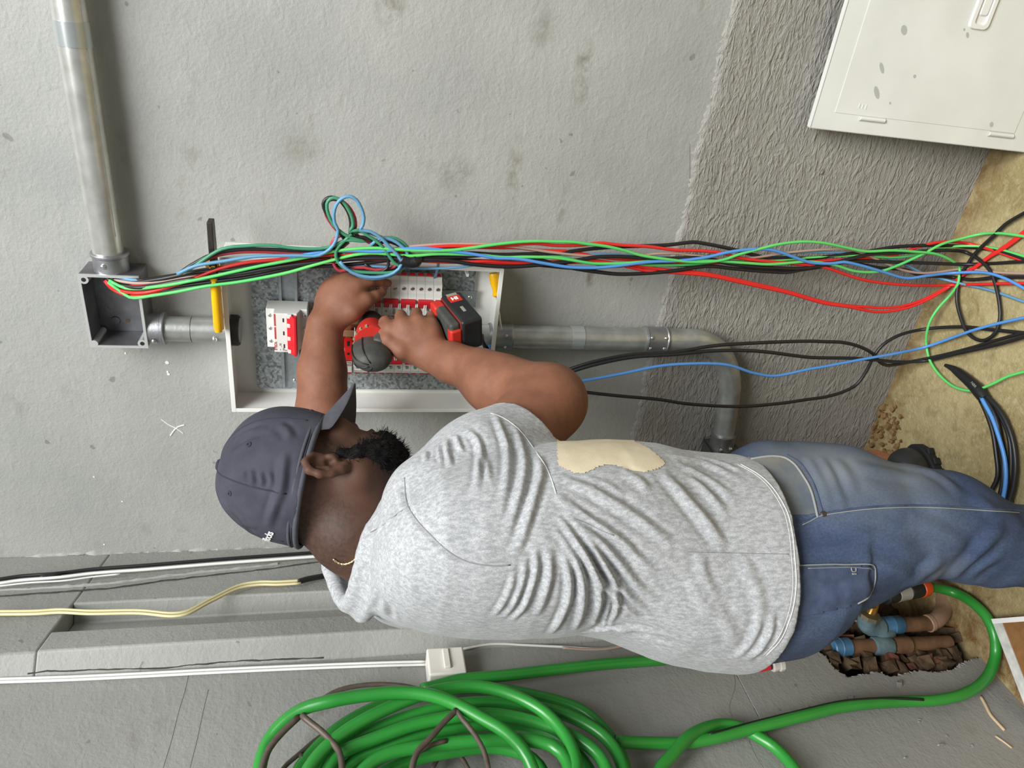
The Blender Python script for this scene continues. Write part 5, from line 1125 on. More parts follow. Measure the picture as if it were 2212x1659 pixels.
# left hand, steadying a wire with finger and thumb
mL = [(D(770,619,1.452), .0124), (D(752,606,1.462), .0126), (D(730,604,1.472), .0120), (D(709,616,1.478), .0110)]
fL = [[(D(800,607,1.462), .0104), (D(822,608,1.478), .0092), (D(838,612,1.490), .0080)],
      [(D(782,600,1.484), .0106), (D(806,603,1.500), .0094), (D(824,612,1.506), .0082)],
      [(D(752,596,1.498), .0102), (D(770,606,1.512), .0090), (D(764,626,1.508), .0080)],
      [(D(726,606,1.502), .0092), (D(738,618,1.512), .0082), (D(732,636,1.506), .0074)]]
tL = [(D(722,690,1.448), .0185), (D(762,672,1.444), .0170), (D(792,650,1.455), .0125), (D(810,640,1.470), .0110), (D(826,631,1.484), .0090)]
hand(W_L, None, mL, fL, tL)
sk.ell(D(738,650,1.455), (nrm(D(752,606,1.462)-W_L), nrm(np.cross(CM[2], D(752,606,1.462)-W_L)), CM[2]), (.050,.042,.022), 0.014)
sV, sF = sk.mesh(); sV = relax(sV, sF, 2)
# darker shaven hair round the nape and jaw, as pigment
q = sV-HC; f_, u_, r_ = q@hf, q@hu, q@hr
hm = np.clip((0.075-np.abs(r_)*0.2-np.linalg.norm(np.c_[(f_+0.085)/1.2, (u_+0.015)/1.3, r_*0.55], axis=1))/0.03, 0, 1)*(np.abs(r_) < 0.2)
jaw = np.clip(1-np.linalg.norm(np.c_[(f_-0.045)/0.062, (u_+0.085)/0.052, (np.abs(r_)-0.03)/0.065], axis=1)**2, 0, 1)
side = np.clip(1-np.linalg.norm(np.c_[(f_-0.028)/0.020, (u_-0.0)/0.075, (np.abs(r_)-0.062)/0.04], axis=1)**2, 0, 1)
M_SKIN = bpy.data.materials.new('skin'); M_SKIN.use_nodes = True; N, L, b = nodes(M_SKIN)
p = mapped(N, L, (1,1,1)); f1, _ = noise(N, L, p, 26, 4, 0.6, 0.35, 0.65); f2, h2 = noise(N, L, p, 420, 3, 0.6, 0.3, 0.7)
c = mixcol(N, L, f1, lin((124,82,62)), lin((140,94,72))); c = mixcol(N, L, mul(N, L, f2, 0.22), c, lin((112,72,54)))
at = N.new('ShaderNodeAttribute'); at.attribute_name = 'hair'; at2 = N.new('ShaderNodeAttribute'); at2.attribute_name = 'face'
fh, _ = noise(N, L, p, 160, 4, 0.7, 0.2, 0.75); x = N.new('ShaderNodeMath'); x.operation = 'MULTIPLY'; L.new(at.outputs['Fac'], x.inputs[0]); L.new(fh, x.inputs[1])
c = mixcol(N, L, mul(N, L, at2.outputs['Fac'], 1.0), c, lin((88,60,47)))
c = mixcol(N, L, x.outputs[0], c, lin((30,24,22)))
L.new(c, b.inputs['Base Color']); b.inputs['Roughness'].default_value = 0.62; b.inputs['Specular IOR Level'].default_value = 0.35; b.inputs['Subsurface Weight'].default_value = 0.08; b.inputs['Subsurface Radius'].default_value = (0.01,0.004,0.002); b.inputs['Subsurface Scale'].default_value = 0.6
L.new(bumpn(N, L, h2, 0.22, 0.0012), b.inputs['Normal'])
face = np.clip((0.21-np.linalg.norm(q, axis=1))/0.06, 0, 1)
man = thing('person', 'man in grey T-shirt, jeans and navy cap drilling inside the open electrical panel', 'person', (HC[0], 0.98, 0.0))
body = bigobj('body', sV, sF, M_SKIN, man, dict(hair=np.clip(np.maximum(hm*0.8, np.maximum(jaw*1.6, side*0.9)), 0, 1), face=face))
# ---- T-shirt
def cloth_mat(name, c1, c2, c3, scale, streak):
    m = bpy.data.materials.new(name); m.use_nodes = True; N, L, b = nodes(m)
    f1, _ = noise(N, L, mapped(N, L, streak), scale, 3, 0.6, 0.36, 0.64); f2, _ = noise(N, L, mapped(N, L, (1,1,1)), scale*2.6, 2, 0.6, 0.35, 0.68)
    c = mixcol(N, L, f1, lin(c1), lin(c2)); c = mixcol(N, L, mul(N, L, f2, 0.55), c, lin(c3))
    L.new(c, b.inputs['Base Color']); b.inputs['Roughness'].default_value = 0.9; b.inputs['Specular IOR Level'].default_value = 0.2
    b.inputs['Sheen Weight'].default_value = 0.15
    _, h = noise(N, L, mapped(N, L, (1,1,1)), 900, 2); L.new(bumpn(N, L, h, 0.25, 0.0008), b.inputs['Normal']); return m
M_TEE = cloth_mat('heather_grey_jersey', (158,160,162), (196,197,198), (132,134,138), 230, (1.0,1.0,0.45))
M_TEE2 = cloth_mat('heather_grey_rib', (184,185,186), (202,203,203), (166,167,169), 300, (1.0,1.0,0.45))
M_STITCH = mat('pale_thread', (206,206,204), 0.8); M_SEAM = mat('seam_grey', (140,140,142), 0.9)  # pale thread, and seams in a darker grey of the jersey
sh = Field(lo, hi, 0.0027)
sh.add(torso(0.0), (lo[0],lo[1],0.70), (hi[0],hi[1],TZ[-1]), 0.0)
def capped(f, pts, rs, endn, k, op='union'):
    """a sleeve: round cones cut off square at the hem"""
    pts = [np.asarray(p, float) for p in pts]; e = pts[-1]; endn = nrm(endn)
    def fn(P):
        d = None
        for i in range(len(pts)-1):
            a, b_ = pts[i], pts[i+1]; ba = b_-a; t = np.clip((P-a)@ba/(ba@ba), 0, 1.0 if i < len(pts)-2 else 1.3)
            q = P-a-t[...,None]*ba; dd = np.sqrt((q*q).sum(-1))-(rs[i]+(rs[i+1]-rs[i])*t)
            if d is None: d = dd
            else: hh = np.maximum(0.03-np.abs(d-dd), 0)/0.03; d = np.minimum(d, dd)-hh*hh*0.03*0.25
        return np.maximum(d, (P-e)@endn)
    A = np.array(pts); return f.add(fn, A.min(0)-max(rs), A.max(0)+max(rs), k, op)
axR = nrm(SL_R-S_R); eL = S_L+(E_L-S_L)*0.62; axL = nrm(E_L-S_L)
capped(sh, [S_R, D(1050,1025,1.11), SL_R], [.090,.0875,.0800], axR, 0.012)
capped(sh, [S_L, eL], [.082,.076], axL, 0.05)
# neck opening
ringp = [D(799,1163,1.035), D(839,1098,1.07), D(858,1052,1.125), D(820,1085,1.18), D(760,1150,1.195), D(708,1200,1.18), D(722,1254,1.155), D(748,1304,1.11), D(776,1250,1.055)]
RG = spline(ringp, 0.008, closed=True); rc = RG.mean(0); rn = nrm(np.linalg.svd(RG-rc)[2][2]); rn = rn if rn[2] > 0 else -rn
sh.chain(list(RG[::3])+[RG[0]], [.0055]*(len(RG[::3])+1), 0.025)
for i in range(0, len(RG), 4): sh.cap(rc+(RG[i]-rc)*0.68+rn*0.07, rc+(RG[i]-rc)*0.56-rn*0.012, .016, .010, 0.004, 'sub')
sh.cap(rc+rn*0.07, rc-rn*0.012, .045, .035, 0.01, 'sub')
for i in range(0, len(RG), 2):   # the collar standing on the shoulders
    o2 = nrm(V(*(RG[i]-rc)[:2], 0)); sh.cap(RG[i], RG[i]-UP*0.022+o2*0.016, .0058, .013, 0.010)
# hem plane and hollows
h1, h2, h3 = D(1738,1230,0.985), D(1606,986,1.15), D(1692,1400,1.02)
hn = nrm(np.cross(h2-h1, h3-h1)); hn = -hn if hn[2] > 0 else hn
sh.plane(h1, hn)
sh.add(lambda P: np.maximum(torso(-0.007)(P), -((P-h1)@hn)-0.07), (lo[0],lo[1],0.68), (hi[0],hi[1],0.95), 0.0, 'sub')
capped(sh, [D(1085,985,1.145), SL_R+axR*0.02], [.066,.0715], axR, 0.004, 'sub')
capped(sh, [S_L+(E_L-S_L)*0.35, eL+axL*0.02], [.060,.070], axL, 0.004, 'sub')
tV, tF = sh.mesh(); tV = relax(tV, tF, 2); tN = normals(tV, tF); tT = bvh(tV, tF)
FO = [  # right sleeve
 ([(1069,893),(1083,930),(1095,966),(1097,1006),(1090,1060),(1080,1105)],.0062,.0042),([(1111,917),(1125,959),(1133,1001),(1128,1043),(1114,1095),(1092,1158)],.0066,.0046),([(1163,985),(1168,1020),(1158,1060),(1142,1114),(1121,1177),(1105,1200)],.0070,.0048),
 ([(1006,930),(1024,942),(1036,966),(1034,1013),(1027,1065)],.0056,.0046),([(1041,970),(1050,1001),(1058,1046)],.0050,.0026),([(966,948),(965,970),(973,1008)],.0048,.0040),([(985,941),(992,963),(1000,980)],.0046,.0038),([(921,976),(918,998)],.0046,.0030),([(948,964),(950,985),(955,1000)],.004,.002),
 # armpit, fanning out over the back
 ([(1213,1036),(1279,1060),(1339,1095),(1398,1134),(1455,1176)],.0085,.0050),([(1198,1069),(1267,1119),(1339,1167),(1383,1209),(1420,1243)],.0068,.0048),([(1205,1090),(1279,1155),(1327,1203),(1377,1263),(1425,1302)],.0062,.0050),
 ([(1222,1118),(1279,1179),(1318,1239),(1354,1283),(1410,1331)],.0060,.0052),([(1215,1128),(1261,1191),(1297,1254),(1339,1298),(1390,1340)],.0056,.0048),([(1204,1113),(1240,1167),(1276,1227),(1294,1268),(1292,1313),(1278,1354)],.0058,.0056),
 ([(1198,1140),(1228,1179),(1252,1233),(1259,1283),(1255,1322),(1242,1360)],.0060,.0056),([(1218,1180),(1231,1254),(1226,1298),(1210,1337),(1190,1368)],.0058,.0050),([(1300,1214),(1326,1262),(1332,1313),(1315,1350)],.0054,.0046),([(1320,1290),(1310,1330),(1300,1356)],.004,.0034),
 ([(1184,1180),(1188,1239),(1178,1283),(1160,1332)],.0062,.0040),([(1154,1179),(1158,1224),(1148,1268),(1130,1313),(1104,1342)],.0056,.0042),([(1136,1203),(1130,1254),(1112,1298),(1090,1335)],.0056,.0036),([(1112,1235),(1106,1265),(1090,1300),(1068,1330)],.0056,.0030),
 ([(1428,1018),(1473,1066),(1518,1119),(1568,1188)],.0105,.0050),([(1488,1027),(1533,1069),(1573,1116)],.0085,.0036),([(1345,1024),(1378,1036),(1405,1062)],.0090,.0030),([(1270,1040),(1310,1050),(1350,1078)],.008,.0022),
 ([(1509,1194),(1522,1250),(1547,1300)],.0095,.0026),([(1488,1239),(1515,1295),(1536,1345)],.0095,.0026),([(1661,1315),(1665,1355),(1645,1396),(1610,1428)],.0080,.0052),([(1640,1290),(1642,1340),(1622,1390),(1590,1425)],.0085,.0034),([(1690,1330),(1682,1370),(1660,1405)],.006,.003),
 ([(1255,1366),(1309,1357),(1368,1357),(1430,1372)],.0070,.0042),([(1270,1340),(1330,1350),(1400,1380),(1470,1400)],.0075,.0030),([(1530,1300),(1570,1350),(1590,1390)],.011,.003),([(1600,1210),(1630,1260),(1640,1310)],.010,.0022),
 ([(812,1262),(818,1290),(812,1318)],.007,-.0034),([(836,1300),(845,1328),(842,1352)],.007,-.0030),([(834,1085),(825,1125),(812,1165)],.005,.0022),([(850,1070),(842,1110),(830,1150)],.005,.0026),([(862,1055),(866,1090),(858,1120)],.005,.0024),
 ([(1440,985),(1520,1000),(1600,1035)],.008,.003),([(1460,1000),(1530,1035),(1590,1080)],.008,.0026),([(1500,985),(1560,1000),(1610,1020)],.006,.002)]
disp = np.zeros(len(tV))
for pts, wd, am in FO: disp += crease(tV, tN, on_surface(tT, pts), wd*0.82, am*1.08)
# seams pull the cloth in a little
for pts in ([(872,1030),(878,1083),(893,1114),(930,1156),(975,1196),(1015,1215),(1062,1222),(1114,1220)],): disp += crease(tV, tN, on_surface(tT, pts), .0040, -.0030, 0.25)
disp += 0.0020*(vnoise(tV, 14, 3)-0.5)+0.0016*(vnoise(tV, 34, 5)-0.5)
tV = tV+tN*disp[:,None]; tT = bvh(tV, tF)
tee = bigobj('t_shirt', tV, tF, M_TEE, man)
obj('collar', MB().tube(RG, 0.0065, 10, closed=True), M_TEE2, tee, angle=180)
for k_, dr in ((0, 0.0), (1, -0.006)): obj('collar_rib', MB().tube([rc+(p-rc)*1.055-rn*(0.006-dr) for p in RG], 0.0018, 6, closed=True), M_TEE2, tee, angle=180)
def stitch(nm, tree, pts, r, m, parent, off=0.0, step=8):
    P = on_surface(tree, pts, off, step)
    if len(P) > 2:
        P = spline(P[::2] if len(P) > 6 else P, 0.004); return obj(nm, MB().tube(P, r, 5), m, parent, angle=180)
stitch('shoulder_seam', tT, [(874,1032),(878,1083),(893,1114),(930,1156),(975,1196),(1015,1215),(1062,1222),(1110,1220)], .0011, M_SEAM, tee)
for dx in (0, 7): stitch('hem_stitch', tT, [(1600-dx,1003),(1640-dx,1026),(1667-dx,1051),(1690-dx,1085),(1703-dx,1113),(1713-dx,1160),(1716-dx,1194),(1720-dx,1254),(1716-dx,1300),(1707-dx,1335),(1686-dx,1382),(1655-dx,1416)], .0009 if dx == 0 else .0005, M_STITCH, tee, 0.0002)
stitch('sleeve_stitch', tT, [(1060,893),(1086,902),(1121,928),(1156,973),(1180,1010),(1189,1029),(1201,1067)], .0009, M_STITCH, tee, 0.0002)
stitch('side_seam', tT, [(1480,1192),(1560,1194),(1640,1196),(1712,1197)], .0006, M_SEAM, tee); stitch('side_seam', tT, [(1228,1118),(1262,1128),(1300,1146),(1335,1160)], .0007, M_SEAM, tee)
stitch('yoke_seam', tT, [(800,1150),(830,1132),(860,1108),(880,1095)], .0007, M_SEAM, tee)
# cream print on the front of the shirt: the faces of the cloth inside its outline, a hair proud
def patch(nm, V_, F, N_, poly, m, parent, off, dmax, wrap=True, dmin=0):
    C_ = V_[F].mean(1); d = (C_-CC)@CM.T; px = 1106+FPX*d[:,1]/d[:,2]; py = 829.5-FPX*d[:,0]/d[:,2]
    r = np.zeros(len(C_), bool); n = len(poly); j = n-1
    for i in range(n):
        (xi, yi), (xj, yj) = poly[i], poly[j]
        r ^= ((yi > py) != (yj > py)) & (px < (xj-xi)*(py-yi)/(yj-yi+1e-9)+xi); j = i
    fn = (N_[F].mean(1)*nrm(1.0*CC-C_.mean(0))).sum(1)
    r &= (d[:,2] < dmax) & (d[:,2] > dmin)
    if not wrap: r &= fn > -0.1
    Q = F[r]; lab = np.arange(len(V_)); 
    for _ in range(400):
        m_ = lab[Q].min(1); old = lab.copy()
        for k in range(4): np.minimum.at(lab, Q[:,k], m_)
        if (lab == old).all(): break
    l_ = lab[Q[:,0]]; Q = Q[l_ == np.bincount(l_).argmax()]
    u, inv = np.unique(Q, return_inverse=True); inv = inv.reshape(Q.shape)
    return bigobj(nm, V_[u]+N_[u]*off, inv, m, parent)
tN2 = normals(tV, tF)
CREAM = [(1200,900),(1330,900),(1372,955),(1400,968),(1422,986),(1438,1002),(1420,1014),(1390,1020),(1365,1018),(1345,1010),(1320,1004),(1300,1006),(1280,1015),(1262,1023),(1240,1022),(1222,1014),(1205,1006)]
patch('cream_print', tV, tF, tN2, CREAM, mat('cream_print', (226,214,186), 0.85, var=(216,202,172), vscale=40, bump=0.1, bscale=500), tee, 0.0009, 1.27)

# ---- jeans
M_DEN = bpy.data.materials.new('blue_denim'); M_DEN.use_nodes = True; N, L, b = nodes(M_DEN)
f1, _ = noise(N, L, mapped(N, L, (1,1,0.5)), 9, 5, 0.6, 0.34, 0.66, 0.5); f2, _ = noise(N, L, mapped(N, L, (1,1,0.8)), 330, 3, 0.65, 0.32, 0.68)
c = mixcol(N, L, f1, lin((58,70,96)), lin((86,100,126))); c = mixcol(N, L, mul(N, L, f2, 0.5), c, lin((44,52,74)))
at = N.new('ShaderNodeAttribute'); at.attribute_name = 'worn'; c = mixcol(N, L, at.outputs['Fac'], c, lin((126,130,124)))
L.new(c, b.inputs['Base Color']); b.inputs['Roughness'].default_value = 0.9; b.inputs['Specular IOR Level'].default_value = 0.2
_, h = noise(N, L, mapped(N, L, (1,1,1)), 700, 2); L.new(bumpn(N, L, h, 0.4, 0.001), b.inputs['Normal'])
M_DEN2 = mat('worn_pocket_denim', (86,94,104), 0.9, var=(116,116,108), vscale=24, bump=0.2, bscale=600); M_THR = mat('denim_thread', (140,142,138), 0.85); M_DDEN = mat('dark_denim', (52,62,88), 0.9, var=(72,84,110), vscale=60, bump=0.2, bscale=600)
kR = [D(1700,1178,1.175), D(1790,1152,1.155), D(1850,1140,1.145), D(1950,1130,1.14), D(2040,1132,1.145), D(2085,1153,1.15), D(2140,1172,1.155), D(2212,1178,1.16)]
rR = [.122,.111,.1025,.0910,.0825,.0750,.0675,.0620]
aR = kR[-1]+V(-0.02,0.0,0); aR[2] = 0.11
hL = tc(1690)+tl*0.085+tf*0.075; toeL = Fl(1988,972); toeL[2] = 0; heelL = toeL-tf*0.27; aL = heelL+tf*0.07; aL[2] = 0.11
kL = hL*0.50+aL*0.50+tf*0.05; kL[2] = 0.44
jlo, jhi = V(-1.22, 0.50, 0.0), V(-0.45, 1.36, 0.97)
jn = Field(jlo, jhi, 0.0034)
jn.add(lambda P: np.maximum(torso(-0.012)(P), 0.70-P[...,2]), (jlo[0],jlo[1],0.64), (jhi[0],jhi[1],0.90), 0.0)
jn.plane(V(0,0,0.93), V(0,0,1))
jn.chain(kR+[aR], rR+[.070], 0.008); jn.cap(kR[0]+V(0,0,0.02), kR[1], .122, .117, 0.03)
jn.cap(D(1660,1040,1.16), D(1800,1066,1.15), .062, .070, 0.05)
jn.chain([hL, kL, aL], [.088,.068,.060], 0.015)
jn.plane(V(0,0,0.035), V(0,0,-1))
jV, jF = jn.mesh(); jV = relax(jV, jF, 2); jN = normals(jV, jF); jT = bvh(jV, jF)
JF_ = [([(1745,985),(1765,1020),(1785,1060),(1795,1105)],.007,.0030),([(1770,985),(1795,1030),(1812,1075),(1818,1110)],.007,.0034),([(1805,990),(1830,1030),(1845,1075)],.008,.0024),([(1770,1180),(1850,1195),(1930,1230),(1990,1262)],.011,.0040),([(1800,1150),(1900,1170),(2000,1210)],.012,.0036),([(1960,1120),(2030,1150),(2090,1190)],.012,.0040),([(2050,1262),(2080,1225),(2125,1180),(2170,1130)],.011,.0050),([(2075,1265),(2120,1225),(2175,1190)],.010,.0040),([(1990,1010),(2040,1035),(2080,1075)],.010,.0036),([(1850,1010),(1920,1020),(1990,1035)],.010,.0028),([(2100,1070),(2140,1100),(2212,1130)],.010,.0036),([(1760,1300),(1830,1280),(1900,1268)],.010,.0030),([(1950,1270),(2000,1240),(2040,1200)],.012,.004)]
dj = np.zeros(len(jV))
for pts, wd, am in JF_: dj += crease(jV, jN, on_surface(jT, pts), wd, am)
dj += 0.005*(vnoise(jV, 12, 8)-0.5)+0.003*(vnoise(jV, 30, 9)-0.5)
jV = jV+jN*dj[:,None]; jT = bvh(jV, jF); jN = normals(jV, jF)
worn = np.zeros(len(jV))
for (px, py, dd, rx, k_) in ((1800,1000,1.06,.11,.75),(1930,1010,1.06,.10,.7),(1880,1060,1.03,.07,.35),(2030,1235,1.08,.05,.4),(1700,990,1.12,.08,.55),(2010,1120,1.05,.07,.25)):
    q, n = cast(jT, px, py); 
    if q is not None: worn = np.maximum(worn, k_*np.clip(1-np.linalg.norm(jV-q, axis=1)/rx, 0, 1))
worn *= 0.6+0.5*vnoise(jV, 40, 6)
jeans = bigobj('jeans', jV, jF, M_DEN, man, dict(worn=worn))
patch('pocket_lining', jV, jF, jN, [(1590,985),(1632,990),(1665,987),(1695,990),(1715,1003),(1735,1030),(1750,1055),(1758,1085),(1763,1108),(1700,1114),(1660,1090),(1600,1040)], M_DEN2, jeans, 0.0006, 1.22)
stitch('pocket_edge', jT, [(1622,992),(1660,986),(1695,989),(1715,1002),(1735,1029),(1750,1055),(1759,1085),(1766,1117)], .0020, M_THR, jeans, 0.0004)
stitch('pocket_stitch', jT, [(1700,982),(1725,997),(1745,1022),(1760,1050),(1770,1080),(1779,1112)], .0010, M_DDEN, jeans, 0.0003)
stitch('side_seam', jT, [(1733,1134),(1750,1126),(1766,1117),(1780,1113),(1830,1105),(1900,1098),(2000,1096),(2100,1101),(2190,1107),(2212,1109)], .0009, M_THR, jeans, 0.0003)
stitch('side_seam', jT, [(1733,1130),(1780,1110),(1830,1101),(1900,1094),(2000,1092),(2100,1097),(2212,1104)], .0018, M_DDEN, jeans, -0.0004)
q, n = cast(jT, 1779, 1110)
if q is not None: obj('rivet', screw_mb(q, 0.0045, 0.002, n), mat('dark_rivet', (92,88,84), 0.4, 0.8), jeans)
pk = [(1700,1224),(1760,1220),(1820,1219),(1887,1221),(1889,1245),(1884,1268),(1870,1290),(1850,1302)]
patch('back_pocket', jV, jF, jN, [(1690,1223),(1760,1219),(1888,1221),(1890,1245),(1884,1270),(1868,1294),(1850,1304),(1780,1320),(1700,1330)], M_DDEN, jeans, 0.0022, 1.25, False)
stitch('pocket_seam', jT, pk, .0011, M_THR, jeans, 0.0026); stitch('pocket_seam', jT, [(1884,1228),(1876,1226),(1800,1226),(1735,1228)], .0006, M_THR, jeans, 0.0026)
stitch('bar_tack', jT, [(1836,1226),(1838,1234),(1846,1234),(1846,1226)], .0009, M_THR, jeans, 0.0028, 4); stitch('bar_tack', jT, [(1838,1239),(1847,1239)], .0014, M_THR, jeans, 0.0028, 3)
# boots
M_BOOT = mat('black_boot_leather', (40,42,42), 0.55, var=(52,54,54), vscale=60, bump=0.15, bscale=250); M_SOLE = mat('boot_sole', (30,32,33), 0.7)
for nm, heel, ank in (('boot', heelL, aL), ('boot', None, aR)):
    if heel is None: heel = V(ank[0], ank[1], 0)-tf*0.06
    heel = V(heel[0], heel[1], 0); lat = np.cross(UP, tf)
    f = Field(heel-tf*0.1-0.13+np.minimum(tf*0.33,0), heel+0.14+np.maximum(tf*0.33,0)+V(0,0,0.08), 0.004)
    f.ell(heel+tf*0.205+UP*0.052, (tf, lat, UP), (.068,.050,.044), 0.0, n=2.3); f.ell(heel+tf*0.13+UP*0.060, (tf, lat, UP), (.095,.044,.052), 0.03); f.ell(heel+tf*0.055+UP*0.066, (tf, lat, UP), (.058,.042,.066), 0.03)
    f.cap(heel+tf*0.065+UP*0.08, heel+tf*0.065+UP*0.17, .044, .046, 0.03); f.plane(V(0,0,0.018), V(0,0,-1))
    bV, bF = f.mesh(); bt = bigobj('boot', relax(bV, bF, 2), bF, M_BOOT, man)
    ol = [(0.0,0.030),(0.03,0.042),(0.09,0.040),(0.15,0.050),(0.21,0.053),(0.255,0.040),(0.280,0.018),(0.285,0.0)]
    ol = spline([(a, b_, 0) for a, b_ in ol], 0.012)[:,:2]; ol = [(-0.004,0.0)]+[tuple(p) for p in ol]
    pts = ol+[(a, -b_) for a, b_ in ol[::-1][1:-1]]
    obj('sole', MB().prism([heel+tf*a+lat*b_+UP*0.001 for a, b_ in pts], UP*0.024), M_SOLE, bt, smooth=False, bevel=0.003)
    for k_ in range(9):
        a = 0.03+0.028*k_; wd = np.interp(a, [p[0] for p in ol], [p[1] for p in ol])
        for s_ in (1,-1): obj('tread_lug', MB().obox(heel+tf*a+lat*s_*(wd+0.001)+UP*0.010, tf, lat, UP, (.0085,.004,.009)), M_SOLE, bt, smooth=False, bevel=0.0015, seg=1)

# ---- cap
M_CAP = mat('navy_twill', (48,49,60), 0.85, var=(66,66,77), vscale=26, vdetail=6, bump=0.2, bscale=700, sharp=(0.3,0.75)); M_CAPB = mat('faded_navy_twill', (66,66,74), 0.85, var=(78,78,84), vscale=60, bump=0.15, bscale=700)
M_CAPS = mat('navy_seam', (46,47,60), 0.9)
CU = 0.013
c0 = hp_(-0.003, CU, 0)
cf_ = Field(c0-0.17, c0+0.18, 0.0026)
cf_.ell(c0+hu*0.002, HA, (.101,.136,.088), 0.0, n=2.25)
cf_.ell(c0+hf*0.045+hu*0.050, HA, (.056,.066,.058), 0.03)
cf_.plane(c0-hu*0.002, -hu); cf_.ell(c0-hu*0.01, HA, (.098,.115,.080), 0.0, 'sub', n=2.25)
kV, kF = cf_.mesh(); kV = relax(kV, kF, 2); kN = normals(kV, kF); kT = bvh(kV, kF)
KF = [([(609,980),(608,1010),(606,1045),(598,1076),(588,1108),(578,1140)],.006,.0042),([(618,975),(617,1020),(613,1060),(606,1095)],.005,.0026),([(485,1083),(505,1108),(530,1128),(556,1140)],.006,.0036),([(492,1092),(520,1125),(545,1150),(560,1160)],.006,-.003),([(494,966),(515,946),(545,932),(580,922)],.006,.0032),([(500,985),(530,960),(560,945)],.008,.002),([(540,1015),(545,1035),(542,1050)],.004,.0026),([(560,1020),(566,1038),(563,1052)],.004,.0026),([(580,1020),(586,1040),(584,1056)],.004,.0024),([(525,1018),(529,1034)],.004,.002),([(628,950),(620,930),(600,915)],.006,.003)]
dk = np.zeros(len(kV))
for pts, wd, am in KF: dk += crease(kV, kN, on_surface(kT, pts, 0, 6), wd, am)
dk += 0.004*(vnoise(kV, 26, 2)-0.5); kV = kV+kN*dk[:,None]; kT = bvh(kV, kF)
cap = bigobj('cap', kV, kF, M_CAP, man)
def around(u, rf, rr, n=64): return [c0+hf*rf*math.cos(t)+hr*rr*math.sin(t)+hu*u for t in np.linspace(0, 2*math.pi, n, endpoint=False)]
obj('edge_binding', MB().tube(around(-0.001, .1012, .0882), .0042, 8, closed=True), M_CAPB, cap, angle=180); obj('edge_binding', MB().tube(around(0.0085, .1016, .0886), .0026, 8, closed=True), M_CAPB, cap, angle=180)
obj('stitching', MB().tube(around(0.0042, .1020, .0890), .0012, 5, closed=True), M_CAPS, cap, angle=180)
def tocap(d):
    h = kT.ray_cast(Vector(c0+hu*0.01+d*0.4), Vector(-d)); return (np.array(h[0]), np.array(h[1])) if h[0] is not None else (None, None)
for a in np.radians([0, 52, 128, 180, 232, 308]):
    P = []
    for e in np.radians(np.linspace(4, 88, 16)):
        q, n = tocap(nrm((hf*math.cos(a)+hr*math.sin(a))*math.cos(e)+hu*math.sin(e)))
        if q is not None: P.append(q-n*0.0002)
    obj('panel_seam', MB().tube(spline(P, 0.006), .0011, 5), M_CAPS, cap, angle=180)
for px, py in ((537,960),(496,1066)):
    q, n = cast(kT, px, py); obj('eyelet', MB().lathe(q-n*0.001, q+n*0.0012, [(0,.0042),(0.8,.0042),(1,.0030),(1,.0016),(0.4,.0014)], 14), M_CAPS, cap)
q, n = tocap(hu); obj('button', MB().lathe(q-hu*0.002, q+hu*0.0055, [(0,.0095),(0.4,.0095),(0.8,.0075),(1,.003)], 18), M_CAPS, cap)
q1, n1 = cast(kT, 577, 1166); q2, _ = cast(kT, 586, 1148); 
if q1 is not None and q2 is not None:
    xd = nrm(q2-q1); qm, nm_ = cast(kT, 579, 1160); yd = nrm(np.cross(nm_, xd))
    lt_ = text('lettering', 'hillocks', 0.0155, qm+nm_*0.0012-xd*0.002, xd, yd, mat('white_embroidery', (236,236,232), 0.7), cap, 0.0006, 0.00025)
    n_ = len(lt_.data.vertices); co = np.zeros(n_*3); lt_.data.vertices.foreach_get('co', co); co = co.reshape(-1,3)+wloc(cap)
    for i in range(n_):   # lay the letters on the curved cloth
        h = kT.find_nearest(Vector(co[i])); hn_ = np.array(h[1]); co[i] = np.array(h[0])+hn_*(0.0009+max(0, (co[i]-qm)@nm_)*0.3)
    lt_.data.vertices.foreach_set('co', (co-wloc(cap)).ravel())
# brim
bv, rows, cols = [], 10, 25
def brim(t, s_, h):
    a = s_*1.12; f = .100*math.cos(a); r = .087*math.sin(a); Lb = 0.076*(1-min(abs(s_),0.999)**3.6)**0.5
    dirv = hf*math.cos(0.40)-hu*math.sin(0.40)
    return c0+hf*f+hr*r*(1+0.02*t)+dirv*Lb*t-hu*(0.000+0.019*(abs(s_)**2)*(0.1+0.9*t)-h)
for h in (0.0, -0.0032):
    for i in range(rows):
        for j in range(cols): bv.append(brim(i/(rows-1), -1+2*j/(cols-1), h+0.003))
bf = []; n_ = rows*cols
for i in range(rows-1):
    for j in range(cols-1):
        a = i*cols+j; bf.append((a, a+1, a+cols+1, a+cols)); bf.append((n_+a, n_+a+cols, n_+a+cols+1, n_+a+1))
for j in range(cols-1): bf.append((j, n_+j, n_+j+1, j+1)); k_ = (rows-1)*cols+j; bf.append((k_, k_+1, n_+k_+1, n_+k_))
for i in range(rows-1): a = i*cols; bf.append((a, a+cols, n_+a+cols, n_+a)); a = i*cols+cols-1; bf.append((a, n_+a, n_+a+cols, a+cols))
obj('brim', None, M_CAPB, cap, verts=bv, faces=bf, angle=50, sub=1)

